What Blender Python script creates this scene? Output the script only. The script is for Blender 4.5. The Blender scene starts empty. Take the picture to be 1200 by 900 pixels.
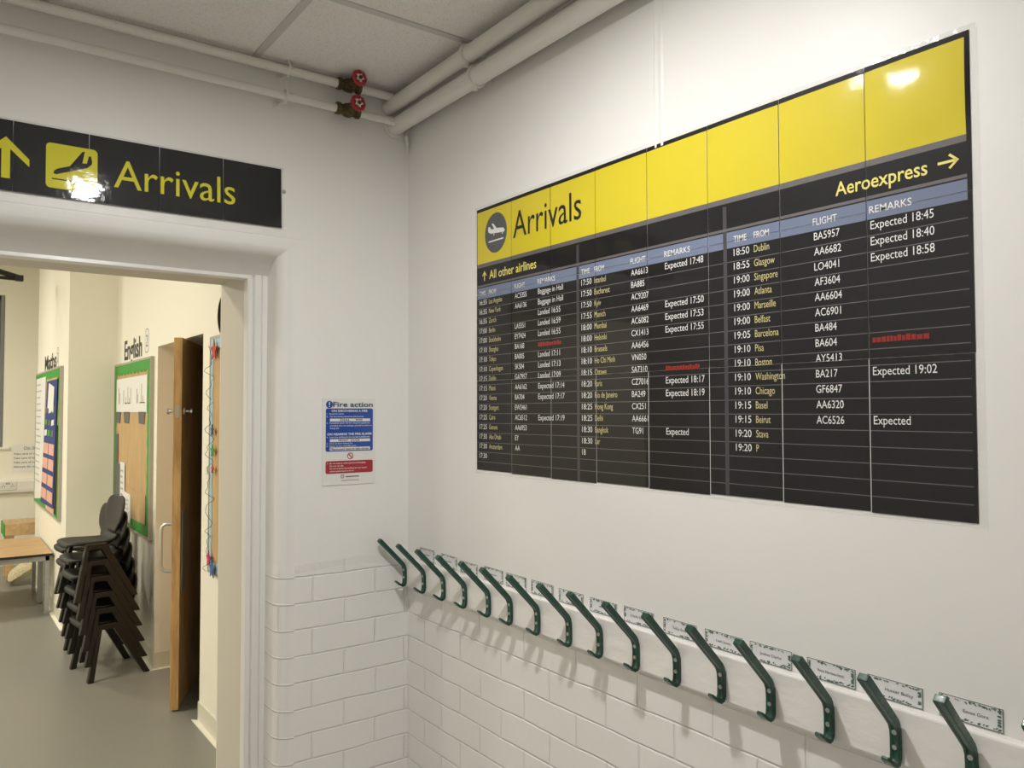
import bpy, bmesh, math, random
from mathutils import Vector, Matrix, Euler
from math import pi, sin, cos, radians
random.seed(7)
sc = bpy.context.scene
C = sc.collection

# ------------------------------------------------------------------ camera
cd = bpy.data.cameras.new('camera'); cam = bpy.data.objects.new('camera', cd); C.objects.link(cam)
cd.sensor_width = 36; cd.lens = 935.8 / 1200 * 36; cd.clip_start = .02; cd.clip_end = 60
yaw, pitch, roll = radians(143.8796), radians(1.97076), radians(-0.11562)
f_ = Vector((cos(yaw)*cos(pitch), sin(yaw)*cos(pitch), sin(pitch)))
r_ = Vector((sin(yaw), -cos(yaw), 0)); u_ = r_.cross(f_)
r2 = r_*cos(roll) + u_*sin(roll); u2 = -r_*sin(roll) + u_*cos(roll)
M = Matrix((r2, u2, -f_)).transposed().to_4x4(); M.translation = (2.58738, -1.41682, 1.6)
cam.matrix_world = M
sc.camera = cam

# ------------------------------------------------------------------ colour management, world, lights
sc.view_settings.view_transform = 'Standard'; sc.view_settings.look = 'None'
sc.view_settings.gamma = 1; sc.view_settings.use_curve_mapping = False
sc.view_settings.exposure = 0.0
sc.cycles.diffuse_bounces = 8; sc.cycles.max_bounces = 12; sc.cycles.sample_clamp_indirect = 6
w = bpy.data.worlds.new('sky'); sc.world = w; w.use_nodes = True
w.node_tree.nodes['Background'].inputs[0].default_value = (.55, .65, .8, 1)
w.node_tree.nodes['Background'].inputs[1].default_value = .5

def area(name, loc, size, power, col, shape='DISK', sy=None, spread=pi):
    l = bpy.data.lights.new(name, 'AREA'); l.shape = shape; l.size = size
    if sy: l.size_y = sy
    l.energy = power; l.color = col; l.spread = spread
    o = bpy.data.objects.new(name, l); C.objects.link(o); o.location = loc
    return o
HALL = (1, .98, .945); WARM = (1, .925, .77)
LAMP = (1.35, -.87, 2.70)
# the corridor lamp and an added fill lamp are small recessed opal discs (built further down); their strength is set here
GLOBE = 1050; GLOBE_FILL = 400
for lx, ly in ((-2.3, -2.3), (-5.2, -2.3), (-2.3, -4.6), (-5.2, -4.6)):
    area('classroom_lamp_light', (lx, ly, 3.13), .58, 46, WARM, 'SQUARE')

# ------------------------------------------------------------------ materials
def node_mat(name):
    m = bpy.data.materials.new(name); m.use_nodes = True
    return m, m.node_tree, m.node_tree.nodes['Principled BSDF']
def mat(name, col, rough=.5, metal=0, coat=0, bump=0, scale=40, vary=0, spec=.5, detail=3, coords='Object', stretch=None, coat_rough=.05, bdist=.01):
    m, t, b = node_mat(name)
    b.inputs['Base Color'].default_value = (*col, 1)
    b.inputs['Roughness'].default_value = rough; b.inputs['Metallic'].default_value = metal
    b.inputs['Coat Weight'].default_value = coat; b.inputs['Coat Roughness'].default_value = coat_rough
    b.inputs['Specular IOR Level'].default_value = spec
    if bump or vary:
        tc = t.nodes.new('ShaderNodeTexCoord'); n = t.nodes.new('ShaderNodeTexNoise')
        n.inputs['Scale'].default_value = scale; n.inputs['Detail'].default_value = detail
        src = tc.outputs[coords]
        if stretch:
            mp = t.nodes.new('ShaderNodeMapping'); mp.inputs['Scale'].default_value = stretch
            t.links.new(src, mp.inputs[0]); src = mp.outputs[0]
        t.links.new(src, n.inputs['Vector'])
        if bump:
            bp = t.nodes.new('ShaderNodeBump'); bp.inputs['Strength'].default_value = bump; bp.inputs['Distance'].default_value = bdist
            t.links.new(n.outputs[0], bp.inputs['Height']); t.links.new(bp.outputs[0], b.inputs['Normal'])
            t.links.new(bp.outputs[0], b.inputs['Coat Normal'])
        if vary:
            r = t.nodes.new('ShaderNodeValToRGB')
            r.color_ramp.elements[0].position = .3; r.color_ramp.elements[1].position = .7
            r.color_ramp.elements[0].color = (*[c*(1-vary) for c in col], 1); r.color_ramp.elements[1].color = (*[min(1, c*(1+vary)) for c in col], 1)
            t.links.new(n.outputs[0], r.inputs[0]); t.links.new(r.outputs[0], b.inputs['Base Color'])
    return m

def brick_wall_mat(name, col, ztop, uoff, wob):
    """painted brickwork below, skimmed plaster above (UV: metres along the wall, height)"""
    m, t, b = node_mat(name); L = t.links.new; N = t.nodes.new
    b.inputs['Base Color'].default_value = (*col, 1); b.inputs['Roughness'].default_value = .42; b.inputs['Specular IOR Level'].default_value = .35
    uv = N('ShaderNodeUVMap')
    # wavy courses
    nz = N('ShaderNodeTexNoise'); nz.inputs['Scale'].default_value = 5; nz.inputs['Detail'].default_value = 2
    L(uv.outputs[0], nz.inputs['Vector'])
    sub = N('ShaderNodeVectorMath'); sub.operation = 'SUBTRACT'; L(nz.outputs['Color'], sub.inputs[0]); sub.inputs[1].default_value = (.5, .5, .5)
    scl = N('ShaderNodeVectorMath'); scl.operation = 'SCALE'; L(sub.outputs[0], scl.inputs[0]); scl.inputs['Scale'].default_value = .012
    add = N('ShaderNodeVectorMath'); add.operation = 'ADD'; L(uv.outputs[0], add.inputs[0]); L(scl.outputs[0], add.inputs[1])
    off = N('ShaderNodeVectorMath'); off.operation = 'ADD'; L(add.outputs[0], off.inputs[0]); off.inputs[1].default_value = (uoff, .0868*20-.787, 0)
    br = N('ShaderNodeTexBrick'); L(off.outputs[0], br.inputs['Vector'])
    br.inputs['Scale'].default_value = 1; br.inputs['Brick Width'].default_value = .2325; br.inputs['Row Height'].default_value = .0868
    br.inputs['Mortar Size'].default_value = .0042; br.inputs['Mortar Smooth'].default_value = .9; br.offset = .5
    # plaster mask
    sep = N('ShaderNodeSeparateXYZ'); L(uv.outputs[0], sep.inputs[0])
    n2 = N('ShaderNodeTexNoise'); n2.inputs['Scale'].default_value = 4; n2.inputs['Detail'].default_value = 4; L(uv.outputs[0], n2.inputs['Vector'])
    ma = N('ShaderNodeMath'); ma.operation = 'MULTIPLY_ADD'; L(n2.outputs[0], ma.inputs[0]); ma.inputs[1].default_value = wob; L(sep.outputs[1], ma.inputs[2])
    mr = N('ShaderNodeMapRange'); L(ma.outputs[0], mr.inputs[0]); mr.inputs[1].default_value = ztop + wob*.5 - .012; mr.inputs[2].default_value = ztop + wob*.5 + .012
    mr.inputs[3].default_value = 1; mr.inputs[4].default_value = 0
    mul = N('ShaderNodeMath'); mul.operation = 'MULTIPLY'; L(br.outputs['Fac'], mul.inputs[0]); L(mr.outputs[0], mul.inputs[1])
    inv = N('ShaderNodeMath'); inv.operation = 'MULTIPLY_ADD'; L(mul.outputs[0], inv.inputs[0]); inv.inputs[1].default_value = -.5
    # plaster sits proud of the brick, fine brushed paint texture over all
    fine = N('ShaderNodeTexNoise'); fine.inputs['Scale'].default_value = 42; fine.inputs['Detail'].default_value = 4; L(uv.outputs[0], fine.inputs['Vector'])
    big = N('ShaderNodeTexNoise'); big.inputs['Scale'].default_value = 7; big.inputs['Detail'].default_value = 2; L(uv.outputs[0], big.inputs['Vector'])
    f1 = N('ShaderNodeMath'); f1.operation = 'MULTIPLY_ADD'; L(fine.outputs[0], f1.inputs[0]); f1.inputs[1].default_value = .10
    f2 = N('ShaderNodeMath'); f2.operation = 'MULTIPLY_ADD'; L(big.outputs[0], f2.inputs[0]); f2.inputs[1].default_value = .35
    L(mr.outputs[0], f2.inputs[2]); 
    f2m = N('ShaderNodeMath'); f2m.operation = 'MULTIPLY'; L(mr.outputs[0], f2m.inputs[0]); f2m.inputs[1].default_value = -.55
    L(f2m.outputs[0], f2.inputs[2]); L(f2.outputs[0], f1.inputs[2]); L(f1.outputs[0], inv.inputs[2])
    bp = N('ShaderNodeBump'); bp.inputs['Strength'].default_value = .8; bp.inputs['Distance'].default_value = .006
    L(inv.outputs[0], bp.inputs['Height']); L(bp.outputs[0], b.inputs['Normal'])
    return m

WHITE = (.80, .79, .77)
M_wallR = brick_wall_mat('painted_wall_right', WHITE, .985, .2325-.0055, .01)
M_wallD = brick_wall_mat('painted_wall_door', WHITE, 1.075, .2325+.013, .10)
M_paint = mat('white_gloss_paint', (.80, .79, .765), .3, bump=.12, scale=30)
M_rail = mat('rail_paint', (.82, .80, .775), .35, bump=.35, scale=22, detail=5, stretch=(.5, 1, 1))
M_cream = mat('classroom_paint', (.83, .81, .72), .6, bump=.04, scale=60)
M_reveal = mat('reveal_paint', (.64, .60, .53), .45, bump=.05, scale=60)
M_ceilC = mat('classroom_ceiling', (.8, .8, .77), .9)
M_tbar = mat('ceiling_bar', (.56, .545, .525), .5, vary=.02, scale=9)
M_pipe = mat('pipe_paint', (.74, .725, .69), .35, bump=.12, scale=50)
M_brass = mat('old_bronze', (.10, .075, .03), .45, metal=.6, bump=.5, scale=60, vary=.3)
M_red = mat('red_wheel', (.42, .02, .035), .35, bump=.05, scale=30)
M_steel = mat('steel', (.62, .62, .60), .28, metal=1, bump=.03, scale=90)
M_dark = mat('dark_parts_gap_shade', (.02, .017, .014), .8, vary=.1)
M_green = mat('green_enamel', (.0015, .053, .030), .38, coat=.3, bump=.12, scale=70)
M_black = mat('black_plastic', (.011, .010, .009), .5, bump=.08, scale=220)
M_leg = mat('chair_leg_plastic', (.009, .0075, .006), .42, bump=.05, scale=160)
M_board = mat('laminate_black', (.010, .009, .010), .6, coat=.5, bump=.20, scale=8, detail=4, bdist=.004, spec=.2, coat_rough=.04)
M_yel = mat('laminate_yellow', (.66, .545, .025), .6, coat=.7, bump=.28, scale=11, detail=5, bdist=.004, spec=.25, coat_rough=.09)
M_band = mat('laminate_blue_grey', (.165, .20, .30), .6, coat=.5, bump=.14, scale=9, bdist=.004, spec=.25)
M_line = mat('laminate_grey_line', (.12, .108, .112), .6, coat=.5, vary=.05)
M_frame = mat('laminate_dark_grey', (.045, .04, .046), .6, coat=.5, vary=.05)
M_inkw = mat('white_ink', (.78, .78, .78), .4, vary=.02)
M_inky = mat('yellow_ink', (.80, .70, .16), .4, vary=.02)
M_inkp = mat('pale_yellow_ink', (.62, .56, .27), .4, vary=.02)
M_inkr = mat('red_ink', (.26, .022, .014), .4, vary=.1)
M_inkk = mat('black_ink', (.015, .014, .014), .5, vary=.05)
M_signk = mat('sign_black', (.008, .008, .009), .6, coat=.7, bump=.32, scale=16, detail=5, bdist=.003, spec=.25, coat_rough=.05)
M_signy = mat('sign_yellow', (.66, .62, .03), .6, coat=.7, bump=.3, scale=16, detail=5, bdist=.003, spec=.25, coat_rough=.05)
M_paper = mat('white_paper', (.78, .78, .77), .5, bump=.05, scale=30, vary=.015)
M_card = mat('name_card', (.74, .74, .755), .3, coat=.5, vary=.015, scale=15)
M_leaf = mat('leaf_print', (.09, .15, .12), .4, vary=.2, scale=300)
M_cardedge = mat('card_edge', (.03, .05, .04), .4, vary=.05)
M_pvc = mat('sign_plastic', (.74, .74, .70), .35, vary=.015)
M_fblue = mat('fire_blue', (.012, .07, .36), .3, coat=.4, vary=.03)
M_fred = mat('fire_red', (.36, .012, .03), .3, coat=.4, vary=.03)
M_navy = mat('navy_ink', (.03, .05, .13), .4, vary=.03)
M_faint = mat('faint_ink', (.42, .42, .43), .5, vary=.05)
M_kraft = mat('kraft_paper', (.50, .34, .17), .8, bump=.5, scale=14, vary=.08, stretch=(1, 1, .3))
M_gborder = mat('green_border', (.04, .30, .03), .6, bump=.1, scale=30, vary=.05)
M_grey = mat('grey_card', (.10, .10, .105), .5, vary=.06)
M_bluecloth = mat('blue_cloth', (.025, .045, .20), .75, bump=.3, scale=40, vary=.1)
M_pale_blue = mat('pale_blue_border', (.36, .55, .66), .6, bump=.2, scale=30, vary=.05)
M_alu = mat('board_frame', (.45, .42, .37), .4, metal=.4, vary=.03)
M_pink = mat('pink_card', (.70, .40, .33), .6, vary=.1)
M_floor = None
M_skirt = mat('vinyl_skirting', (.66, .64, .55), .5, bump=.03, scale=40)
M_silver = mat('silver_leg', (.42, .42, .43), .35, metal=.5, vary=.05)
M_bluecap = mat('blue_ink', (.05, .12, .35), .4, vary=.03)
M_glass = mat('window_pane', (.5, .55, .6), .08, vary=.02)
M_winframe = mat('window_frame', (.12, .13, .15), .4, metal=.4, vary=.03)
M_cushion = mat('cushion_fabric', (.62, .56, .36), .9, bump=.3, scale=60, vary=.28)
M_diff = None

def wood(name, c1, c2, scale, stretch, rough=.4):
    m, t, b = node_mat(name); L = t.links.new; N = t.nodes.new
    tc = N('ShaderNodeTexCoord'); mp = N('ShaderNodeMapping'); mp.inputs['Scale'].default_value = stretch
    L(tc.outputs['Object'], mp.inputs[0]); n = N('ShaderNodeTexNoise'); n.inputs['Scale'].default_value = scale; n.inputs['Detail'].default_value = 6
    n.inputs['Distortion'].default_value = .6; L(mp.outputs[0], n.inputs['Vector'])
    r = N('ShaderNodeValToRGB'); r.color_ramp.elements[0].position = .35; r.color_ramp.elements[1].position = .68
    r.color_ramp.elements[0].color = (*c1, 1); r.color_ramp.elements[1].color = (*c2, 1)
    L(n.outputs[0], r.inputs[0]); L(r.outputs[0], b.inputs['Base Color']); b.inputs['Roughness'].default_value = rough
    return m
M_oak = wood('oak_veneer', (.42, .235, .085), (.60, .37, .155), 9, (5, 5, .6))
M_table = wood('beech_laminate', (.43, .27, .12), (.54, .36, .18), 7, (6, .5, 1), .45)
M_bench = wood('pale_wood', (.50, .33, .16), (.62, .44, .24), 8, (.6, 5, 5), .5)

def vinyl():
    m, t, b = node_mat('grey_vinyl'); L = t.links.new; N = t.nodes.new
    tc = N('ShaderNodeTexCoord'); n = N('ShaderNodeTexNoise'); n.inputs['Scale'].default_value = 260; n.inputs['Detail'].default_value = 2
    L(tc.outputs['Object'], n.inputs['Vector']); r = N('ShaderNodeValToRGB')
    r.color_ramp.elements[0].position = .35; r.color_ramp.elements[1].position = .65
    r.color_ramp.elements[0].color = (.205, .20, .178, 1); r.color_ramp.elements[1].color = (.275, .27, .245, 1)
    L(n.outputs[0], r.inputs[0]); L(r.outputs[0], b.inputs['Base Color']); b.inputs['Roughness'].default_value = .38
    n2 = N('ShaderNodeTexNoise'); n2.inputs['Scale'].default_value = 3; L(tc.outputs['Object'], n2.inputs['Vector'])
    bp = N('ShaderNodeBump'); bp.inputs['Strength'].default_value = .15; bp.inputs['Distance'].default_value = .01
    L(n2.outputs[0], bp.inputs['Height']); L(bp.outputs[0], b.inputs['Normal'])
    return m
M_floor = vinyl()
def tile():
    m, t, b = node_mat('mineral_tile'); L = t.links.new; N = t.nodes.new
    tc = N('ShaderNodeTexCoord'); v = N('ShaderNodeTexNoise'); v.inputs['Scale'].default_value = 210; v.inputs['Detail'].default_value = 3
    L(tc.outputs['Object'], v.inputs['Vector']); r = N('ShaderNodeValToRGB')
    r.color_ramp.elements[0].position = .30; r.color_ramp.elements[1].position = .50
    r.color_ramp.elements[0].color = (.68, .66, .635, 1); r.color_ramp.elements[1].color = (.82, .80, .775, 1)
    L(v.outputs[0], r.inputs[0]); L(r.outputs[0], b.inputs['Base Color']); b.inputs['Roughness'].default_value = .95
    bp = N('ShaderNodeBump'); bp.inputs['Strength'].default_value = .3; bp.inputs['Distance'].default_value = .002
    L(r.outputs[0], bp.inputs['Height']); L(bp.outputs[0], b.inputs['Normal'])
    return m
M_tile = tile()
def emis(name, col, s):
    m, t, b = node_mat(name); b.inputs['Base Color'].default_value = (.8, .8, .8, 1)
    b.inputs['Emission Color'].default_value = (*col, 1); b.inputs['Emission Strength'].default_value = s
    return m
M_diff = emis('lamp_globe', HALL, GLOBE); M_diff_fill = emis('lamp_globe_fill', HALL, GLOBE_FILL)
M_diffc = emis('classroom_diffuser', WARM, 6)

# ------------------------------------------------------------------ mesh builder (world coordinates)
class MB:
    def __init__(s): s.v = []; s.f = []; s.m = []; s.uv = None
    def add(s, vs, fs, mi=0):
        o = len(s.v); s.v += [tuple(v) for v in vs]
        for f in fs: s.f.append(tuple(i+o for i in f)); s.m.append(mi)
        return s
    def box(s, x0, x1, y0, y1, z0, z1, mi=0):
        vs = [(x, y, z) for x in (x0, x1) for y in (y0, y1) for z in (z0, z1)]
        return s.add(vs, [(0,1,3,2),(4,6,7,5),(0,4,5,1),(2,3,7,6),(0,2,6,4),(1,5,7,3)], mi)
    def obox(s, c, ax, ay, az, mi=0):
        """box by centre and three half-axis vectors"""
        c, ax, ay, az = map(Vector, (c, ax, ay, az))
        vs = [c + ax*i + ay*j + az*k for i in (-1, 1) for j in (-1, 1) for k in (-1, 1)]
        return s.add(vs, [(0,1,3,2),(4,6,7,5),(0,4,5,1),(2,3,7,6),(0,2,6,4),(1,5,7,3)], mi)
    def prism(s, poly, fn, w0, w1, mi=0):
        """poly in (u,v), extruded from w0 (back) to w1 (front) with fn(u,v,w)->world"""
        n = len(poly); vs = [fn(u, v, w0) for u, v in poly] + [fn(u, v, w1) for u, v in poly]
        fs = [tuple(range(n, 2*n)), tuple(range(n-1, -1, -1))] + [(i, (i+1) % n, n+(i+1) % n, n+i) for i in range(n)]
        return s.add(vs, fs, mi)
    def tube(s, pts, r, n=10, mi=0, cap=True, closed=False):
        pts = [Vector(p) for p in pts]; rs = r if isinstance(r, (list, tuple)) else [r]*len(pts)
        rings = []; up = None
        for i, p in enumerate(pts):
            if closed: t = pts[(i+1) % len(pts)] - pts[i-1]
            else: t = pts[min(i+1, len(pts)-1)] - pts[max(i-1, 0)]
            t.normalize()
            if up is None:
                up = Vector((0, 0, 1)) if abs(t.z) < .9 else Vector((1, 0, 0))
            a = t.cross(up).normalized(); b = a.cross(t).normalized(); up = b
            rings.append([p + a*rs[i]*cos(2*pi*k/n) + b*rs[i]*sin(2*pi*k/n) for k in range(n)])
        vs = [v for R in rings for v in R]; m = len(rings); fs = []
        for i in range(m if closed else m-1):
            j = (i+1) % m
            for k in range(n): fs.append((i*n+k, i*n+(k+1) % n, j*n+(k+1) % n, j*n+k))
        if cap and not closed: fs += [tuple(range(n-1, -1, -1)), tuple(range((m-1)*n, m*n))]
        return s.add(vs, fs, mi)
    def lathe(s, prof, c, axis, n=24, mi=0):
        """prof: (r, h) along axis from centre c"""
        c = Vector(c); ax = Vector(axis).normalized(); a = ax.orthogonal().normalized(); b = ax.cross(a)
        vs = []; fs = []; m = len(prof)
        for r, h in prof:
            for k in range(n): vs.append(c + ax*h + (a*cos(2*pi*k/n) + b*sin(2*pi*k/n))*max(r, 1e-5))
        for i in range(m-1):
            for k in range(n): fs.append((i*n+k, i*n+(k+1) % n, (i+1)*n+(k+1) % n, (i+1)*n+k))
        fs += [tuple(range(n-1, -1, -1)), tuple(range((m-1)*n, m*n))]
        return s.add(vs, fs, mi)

WL = {}
def tag(o, label=None, cat=None, group=None, kind=None):
    if label: o['label'] = label
    if cat: o['category'] = cat
    if group: o['group'] = group
    if kind: o['kind'] = kind
    return o
def thing(name, label, cat, loc=(0, 0, 0), group=None, rot=None):
    o = bpy.data.objects.new(name, None); C.objects.link(o); o.location = loc; o.empty_display_size = .05
    if rot is not None: o.rotation_euler = rot
    WL[o.name] = Vector(loc)
    return tag(o, label, cat, group)
def build(name, mb, mats, parent=None, origin=None, smooth=None, bevel=0, local=False, uvfn=None, segs=2, subsurf=0, solid=0):
    me = bpy.data.meshes.new(name)
    off = Vector((0, 0, 0))
    if parent is not None and not local: off = WL[parent.name]
    elif origin is not None: off = Vector(origin)
    me.from_pydata([tuple(Vector(v)-off) for v in mb.v], [], mb.f)
    mats = mats if isinstance(mats, (list, tuple)) else [mats]
    for m in mats: me.materials.append(m)
    me.polygons.foreach_set('material_index', mb.m)
    bm = bmesh.new(); bm.from_mesh(me); bmesh.ops.recalc_face_normals(bm, faces=bm.faces); bm.to_mesh(me); bm.free()
    if uvfn:
        ul = me.uv_layers.new(name='UVMap')
        for l in me.loops: ul.data[l.index].uv = uvfn(mb.v[l.vertex_index])
    o = bpy.data.objects.new(name, me); C.objects.link(o)
    if parent is not None: o.parent = parent; WL[o.name] = WL[parent.name]
    elif origin is not None: o.location = origin; WL[o.name] = Vector(origin)
    else: WL[o.name] = Vector((0, 0, 0))
    if solid:
        sm = o.modifiers.new('solidify', 'SOLIDIFY'); sm.thickness = solid; sm.offset = -1
    if subsurf:
        ss = o.modifiers.new('subsurf', 'SUBSURF'); ss.levels = subsurf; ss.render_levels = subsurf
    if bevel:
        b = o.modifiers.new('bevel', 'BEVEL'); b.width = bevel; b.segments = segs; b.limit_method = 'ANGLE'; b.angle_limit = radians(40)
        b.harden_normals = False
    if smooth is not None:
        me.polygons.foreach_set('use_smooth', [True]*len(me.polygons))
        if smooth < 180:
            try:
                me.set_sharp_from_angle(angle=radians(smooth))
            except Exception: pass
    return o
def struct(name, mb, mats, **k):
    o = build(name, mb, mats, **k); o['kind'] = 'structure'; return o
def copy_tree(o, parent=None):
    c = o.copy(); C.objects.link(c)
    if parent is not None: c.parent = parent
    for ch in list(o.children): copy_tree(ch, c)
    return c

# wall frames: (u, v, w) -> world.  u to the viewer's right, v up, w out of the wall
FR = lambda u, v, w: (u, -w, v)                       # right wall Y = 0
FD = lambda u, v, w: (w, u, v)                        # door wall X = 0
def FY(y0): return lambda u, v, w: (u, y0 - w, v)     # classroom walls that face -Y
def FX(x0): return lambda u, v, w: (x0 + w, u, v)     # classroom walls that face +X

# ------------------------------------------------------------------ lettering
_tc = {}
def glyphs(s, bold=0):
    k = (s, bold)
    if k not in _tc:
        cu = bpy.data.curves.new('t', 'FONT'); cu.body = s; cu.resolution_u = 3; cu.offset = bold
        o = bpy.data.objects.new('t', cu); me = bpy.data.meshes.new_from_object(o)
        _tc[k] = ([(v.co.x, v.co.y) for v in me.vertices], [tuple(p.vertices) for p in me.polygons])
        bpy.data.objects.remove(o); bpy.data.meshes.remove(me); bpy.data.curves.remove(cu)
    return _tc[k]
CAP = max(y for x, y in glyphs('H')[0])
def text(mb, s, fn, u, v, cap, width=None, squeeze=1.0, w=.0016, mi=0, bold=0, slope=0, align='l', skew=0):
    vs, fs = glyphs(s, bold)
    if not vs: return
    k = cap / CAP; x0 = min(x for x, y in vs); x1 = max(x for x, y in vs)
    kx = width/(x1-x0) if width else k*squeeze
    o = u if align == 'l' else (u - (x1-x0)*kx/2 if align == 'c' else u - (x1-x0)*kx)
    mb.add([fn(o + (x-x0)*kx + y*k*skew, v + y*k + (x-x0)*kx*slope, w) for x, y in vs], fs, mi)
def disc(cu, cv, ru, rv=None, n=32):
    rv = rv or ru
    return [(cu + ru*cos(2*pi*k/n), cv + rv*sin(2*pi*k/n)) for k in range(n)]
def rrect(u0, u1, v0, v1, r, n=5):
    p = []
    for cx, cy, a in ((u1-r, v1-r, 0), (u0+r, v1-r, 90), (u0+r, v0+r, 180), (u1-r, v0+r, 270)):
        for k in range(n+1): t = radians(a + 90*k/n); p.append((cx + r*cos(t), cy + r*sin(t)))
    return p
def flat(mb, poly, fn, w, mi=0):
    mb.add([fn(u, v, w) for u, v in poly], [tuple(range(len(poly)))], mi)
def rect(u0, u1, v0, v1): return [(u0, v0), (u1, v0), (u1, v1), (u0, v1)]
def ring(mb, cu, cv, r0, r1, fn, w, mi=0, n=32):
    a = disc(cu, cv, r0, n=n); b = disc(cu, cv, r1, n=n)
    mb.add([fn(*p, w) for p in a+b], [(i, (i+1) % n, n+(i+1) % n, n+i) for i in range(n)], mi)

# ================================================================== SETTING
HX, HY, HZ = 5.6, -2.4, 2.76                  # hall
CX0, CY0, CZ = -7.3, -6.0, 3.2                # classroom
WB = -.47                                     # back of the door wall
struct('floor', MB().box(-7.6, -.12, CY0-.1, 1.6, -.12, 0), M_floor)
struct('floor_corridor', MB().box(-.12, HX+.1, HY-.1, .12, -.12, 0), mat('corridor_vinyl', (.50, .485, .46), .4, vary=.05, scale=90))

# hall ceiling of mineral tiles with its bars
struct('ceiling', MB().box(0, HX, HY, 0, HZ, HZ+.02), M_tile)
g = MB(); by = -.578
while by > HY: g.box(0, HX, by-.012, by+.012, HZ-.004, HZ+.002); by -= .6
bx = .515
while bx < HX: g.box(bx-.012, bx+.012, HY, 0, HZ-.0045, HZ+.002); bx += .6
g.box(0, HX, -.022, 0, HZ-.003, HZ); g.box(0, .022, HY, 0, HZ-.003, HZ)
struct('trim_1', g, M_tbar)

# right hall wall
wr = MB(); n = 20
for i in range(n):
    x0, x1 = HX*i/n, HX*(i+1)/n
    wr.add([(x0, 0, 0), (x1, 0, 0), (x1, 0, HZ), (x0, 0, HZ)], [(0, 1, 2, 3)])
wr.box(-.0, HX, .0005, .12, 0, HZ+.3)
struct('wall_right', wr, M_wallR, uvfn=lambda v: (v[0], v[2]))
struct('wall_left', MB().box(0, HX, HY-.1, HY, 0, HZ+.02), M_paint)
struct('wall_back', MB().box(HX, HX+.1, HY-.1, .12, 0, HZ+.02), M_paint)

# door wall with rounded (bullnose) opening
YR, YL, ZT, BR = -.425, -1.83, 2.175, .055
dw = MB(); uvs = {}
def du(v):   # unrolled length along the wall (continues round the bullnose)
    x, y, z = v
    if x < -1e-6 and y > -1.0:
        t = math.asin(min(1, max(0, (YR - y)/BR))); return (YR - BR*t, z)
    return (y, z)
dw.add([(0, YR, 0), (0, 0, 0), (0, 0, HZ+.02), (0, YR, HZ+.02), (0, YR, ZT)], [(0, 1, 2, 3, 4)])
dw.add([(0, YL, ZT), (0, YR, ZT), (0, YR, HZ+.02), (0, YL, HZ+.02)], [(0, 1, 2, 3)])
dw.add([(0, HY-.1, 0), (0, YL, 0), (0, YL, ZT), (0, YL, HZ+.02), (0, HY-.1, HZ+.02)], [(0, 1, 2, 3, 4)])
steps = 10; prof = [(BR*sin(radians(90*k/steps)), -BR*(1-cos(radians(90*k/steps)))) for k in range(steps+1)] + [(BR, -.16)]
path = [lambda s: (YR-s, 0), lambda s: (YR-s, ZT-s), lambda s: (YL+s, ZT-s), lambda s: (YL+s, 0)]
vs = [(x, *p(s)) for s, x in prof[:-1] for p in path]
zs_ = ZT - BR - .054                                     # plastered soffit falls back to the frame
vs += [(-.131, YR-BR, 0), (-.131, YR-BR, zs_), (-.131, YL+BR, zs_), (-.131, YL+BR, 0)]
fs = [(i*4+k, i*4+k+1, (i+1)*4+k+1, (i+1)*4+k) for i in range(len(prof)-1) for k in range(3)]
dw.add(vs, fs)
struct('wall_door', dw, M_wallD, uvfn=du, smooth=40)

struct('trim_6', MB().box(-.001, .0012, -1.6, -.392, 2.182, 2.222), mat('patch_paint', WHITE, .42, vary=.01), bevel=.0006)
# moulded architrave round the opening
O_R, O_T, O_L = YR-BR, ZT-BR, YL+BR
ap = [(-.006, -.155), (-.004, -.128), (.016, -.128), (.018, -.133), (.021, -.128), (.026, -.126), (.041, -.126), (.045, -.130), (.047, -.138), (.051, -.138), (.053, -.130), (.064, -.128), (.067, -.132), (.067, -.17)]
ar = MB(); n = len(ap)
path = [lambda s: (O_R-s, 0), lambda s: (O_R-s, O_T-s), lambda s: (O_L+s, O_T-s), lambda s: (O_L+s, 0)]
ar.add([(x, *p(s)) for s, x in ap for p in path], [(i*4+k, i*4+k+1, (i+1)*4+k+1, (i+1)*4+k) for i in range(n-1) for k in range(3)])
struct('trim_2', ar, M_paint, smooth=30)

# reveal of the opening and the classroom face of the wall
RY, RT, RL = O_R-.057, O_T-.042, O_L+.057
rv = MB()
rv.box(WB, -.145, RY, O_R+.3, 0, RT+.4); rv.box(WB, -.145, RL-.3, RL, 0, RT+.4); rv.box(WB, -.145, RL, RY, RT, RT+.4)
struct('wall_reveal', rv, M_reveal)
cw = MB()
cw.box(WB-.006, WB, RY, -.1, 0, CZ); cw.box(WB-.006, WB, CY0, RL, 0, CZ); cw.box(WB-.006, WB, RL, RY, RT, CZ)
struct('wall_classroom_front', cw, M_cream)

# classroom side wall with store doorway, pier, deep end
Y2, PX, YM, MX = -.255, -4.165, -.583, -6.25
DN, DF, DT = -1.765, -2.80, 2.015             # store doorway: near jamb, far jamb, head
sw = MB()
sw.box(DN, WB, Y2, .0, 0, CZ); sw.box(DF, DN, Y2, .0, DT, CZ); sw.box(PX, DF, Y2, .0, 0, CZ)
struct('wall_classroom_right', sw, M_cream)
struct('wall_pier', MB().box(MX, PX, YM, .0, 0, CZ), M_cream)
struct('wall_alcove', MB().box(CX0, MX, .0, .1, 0, CZ), M_cream)
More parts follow.
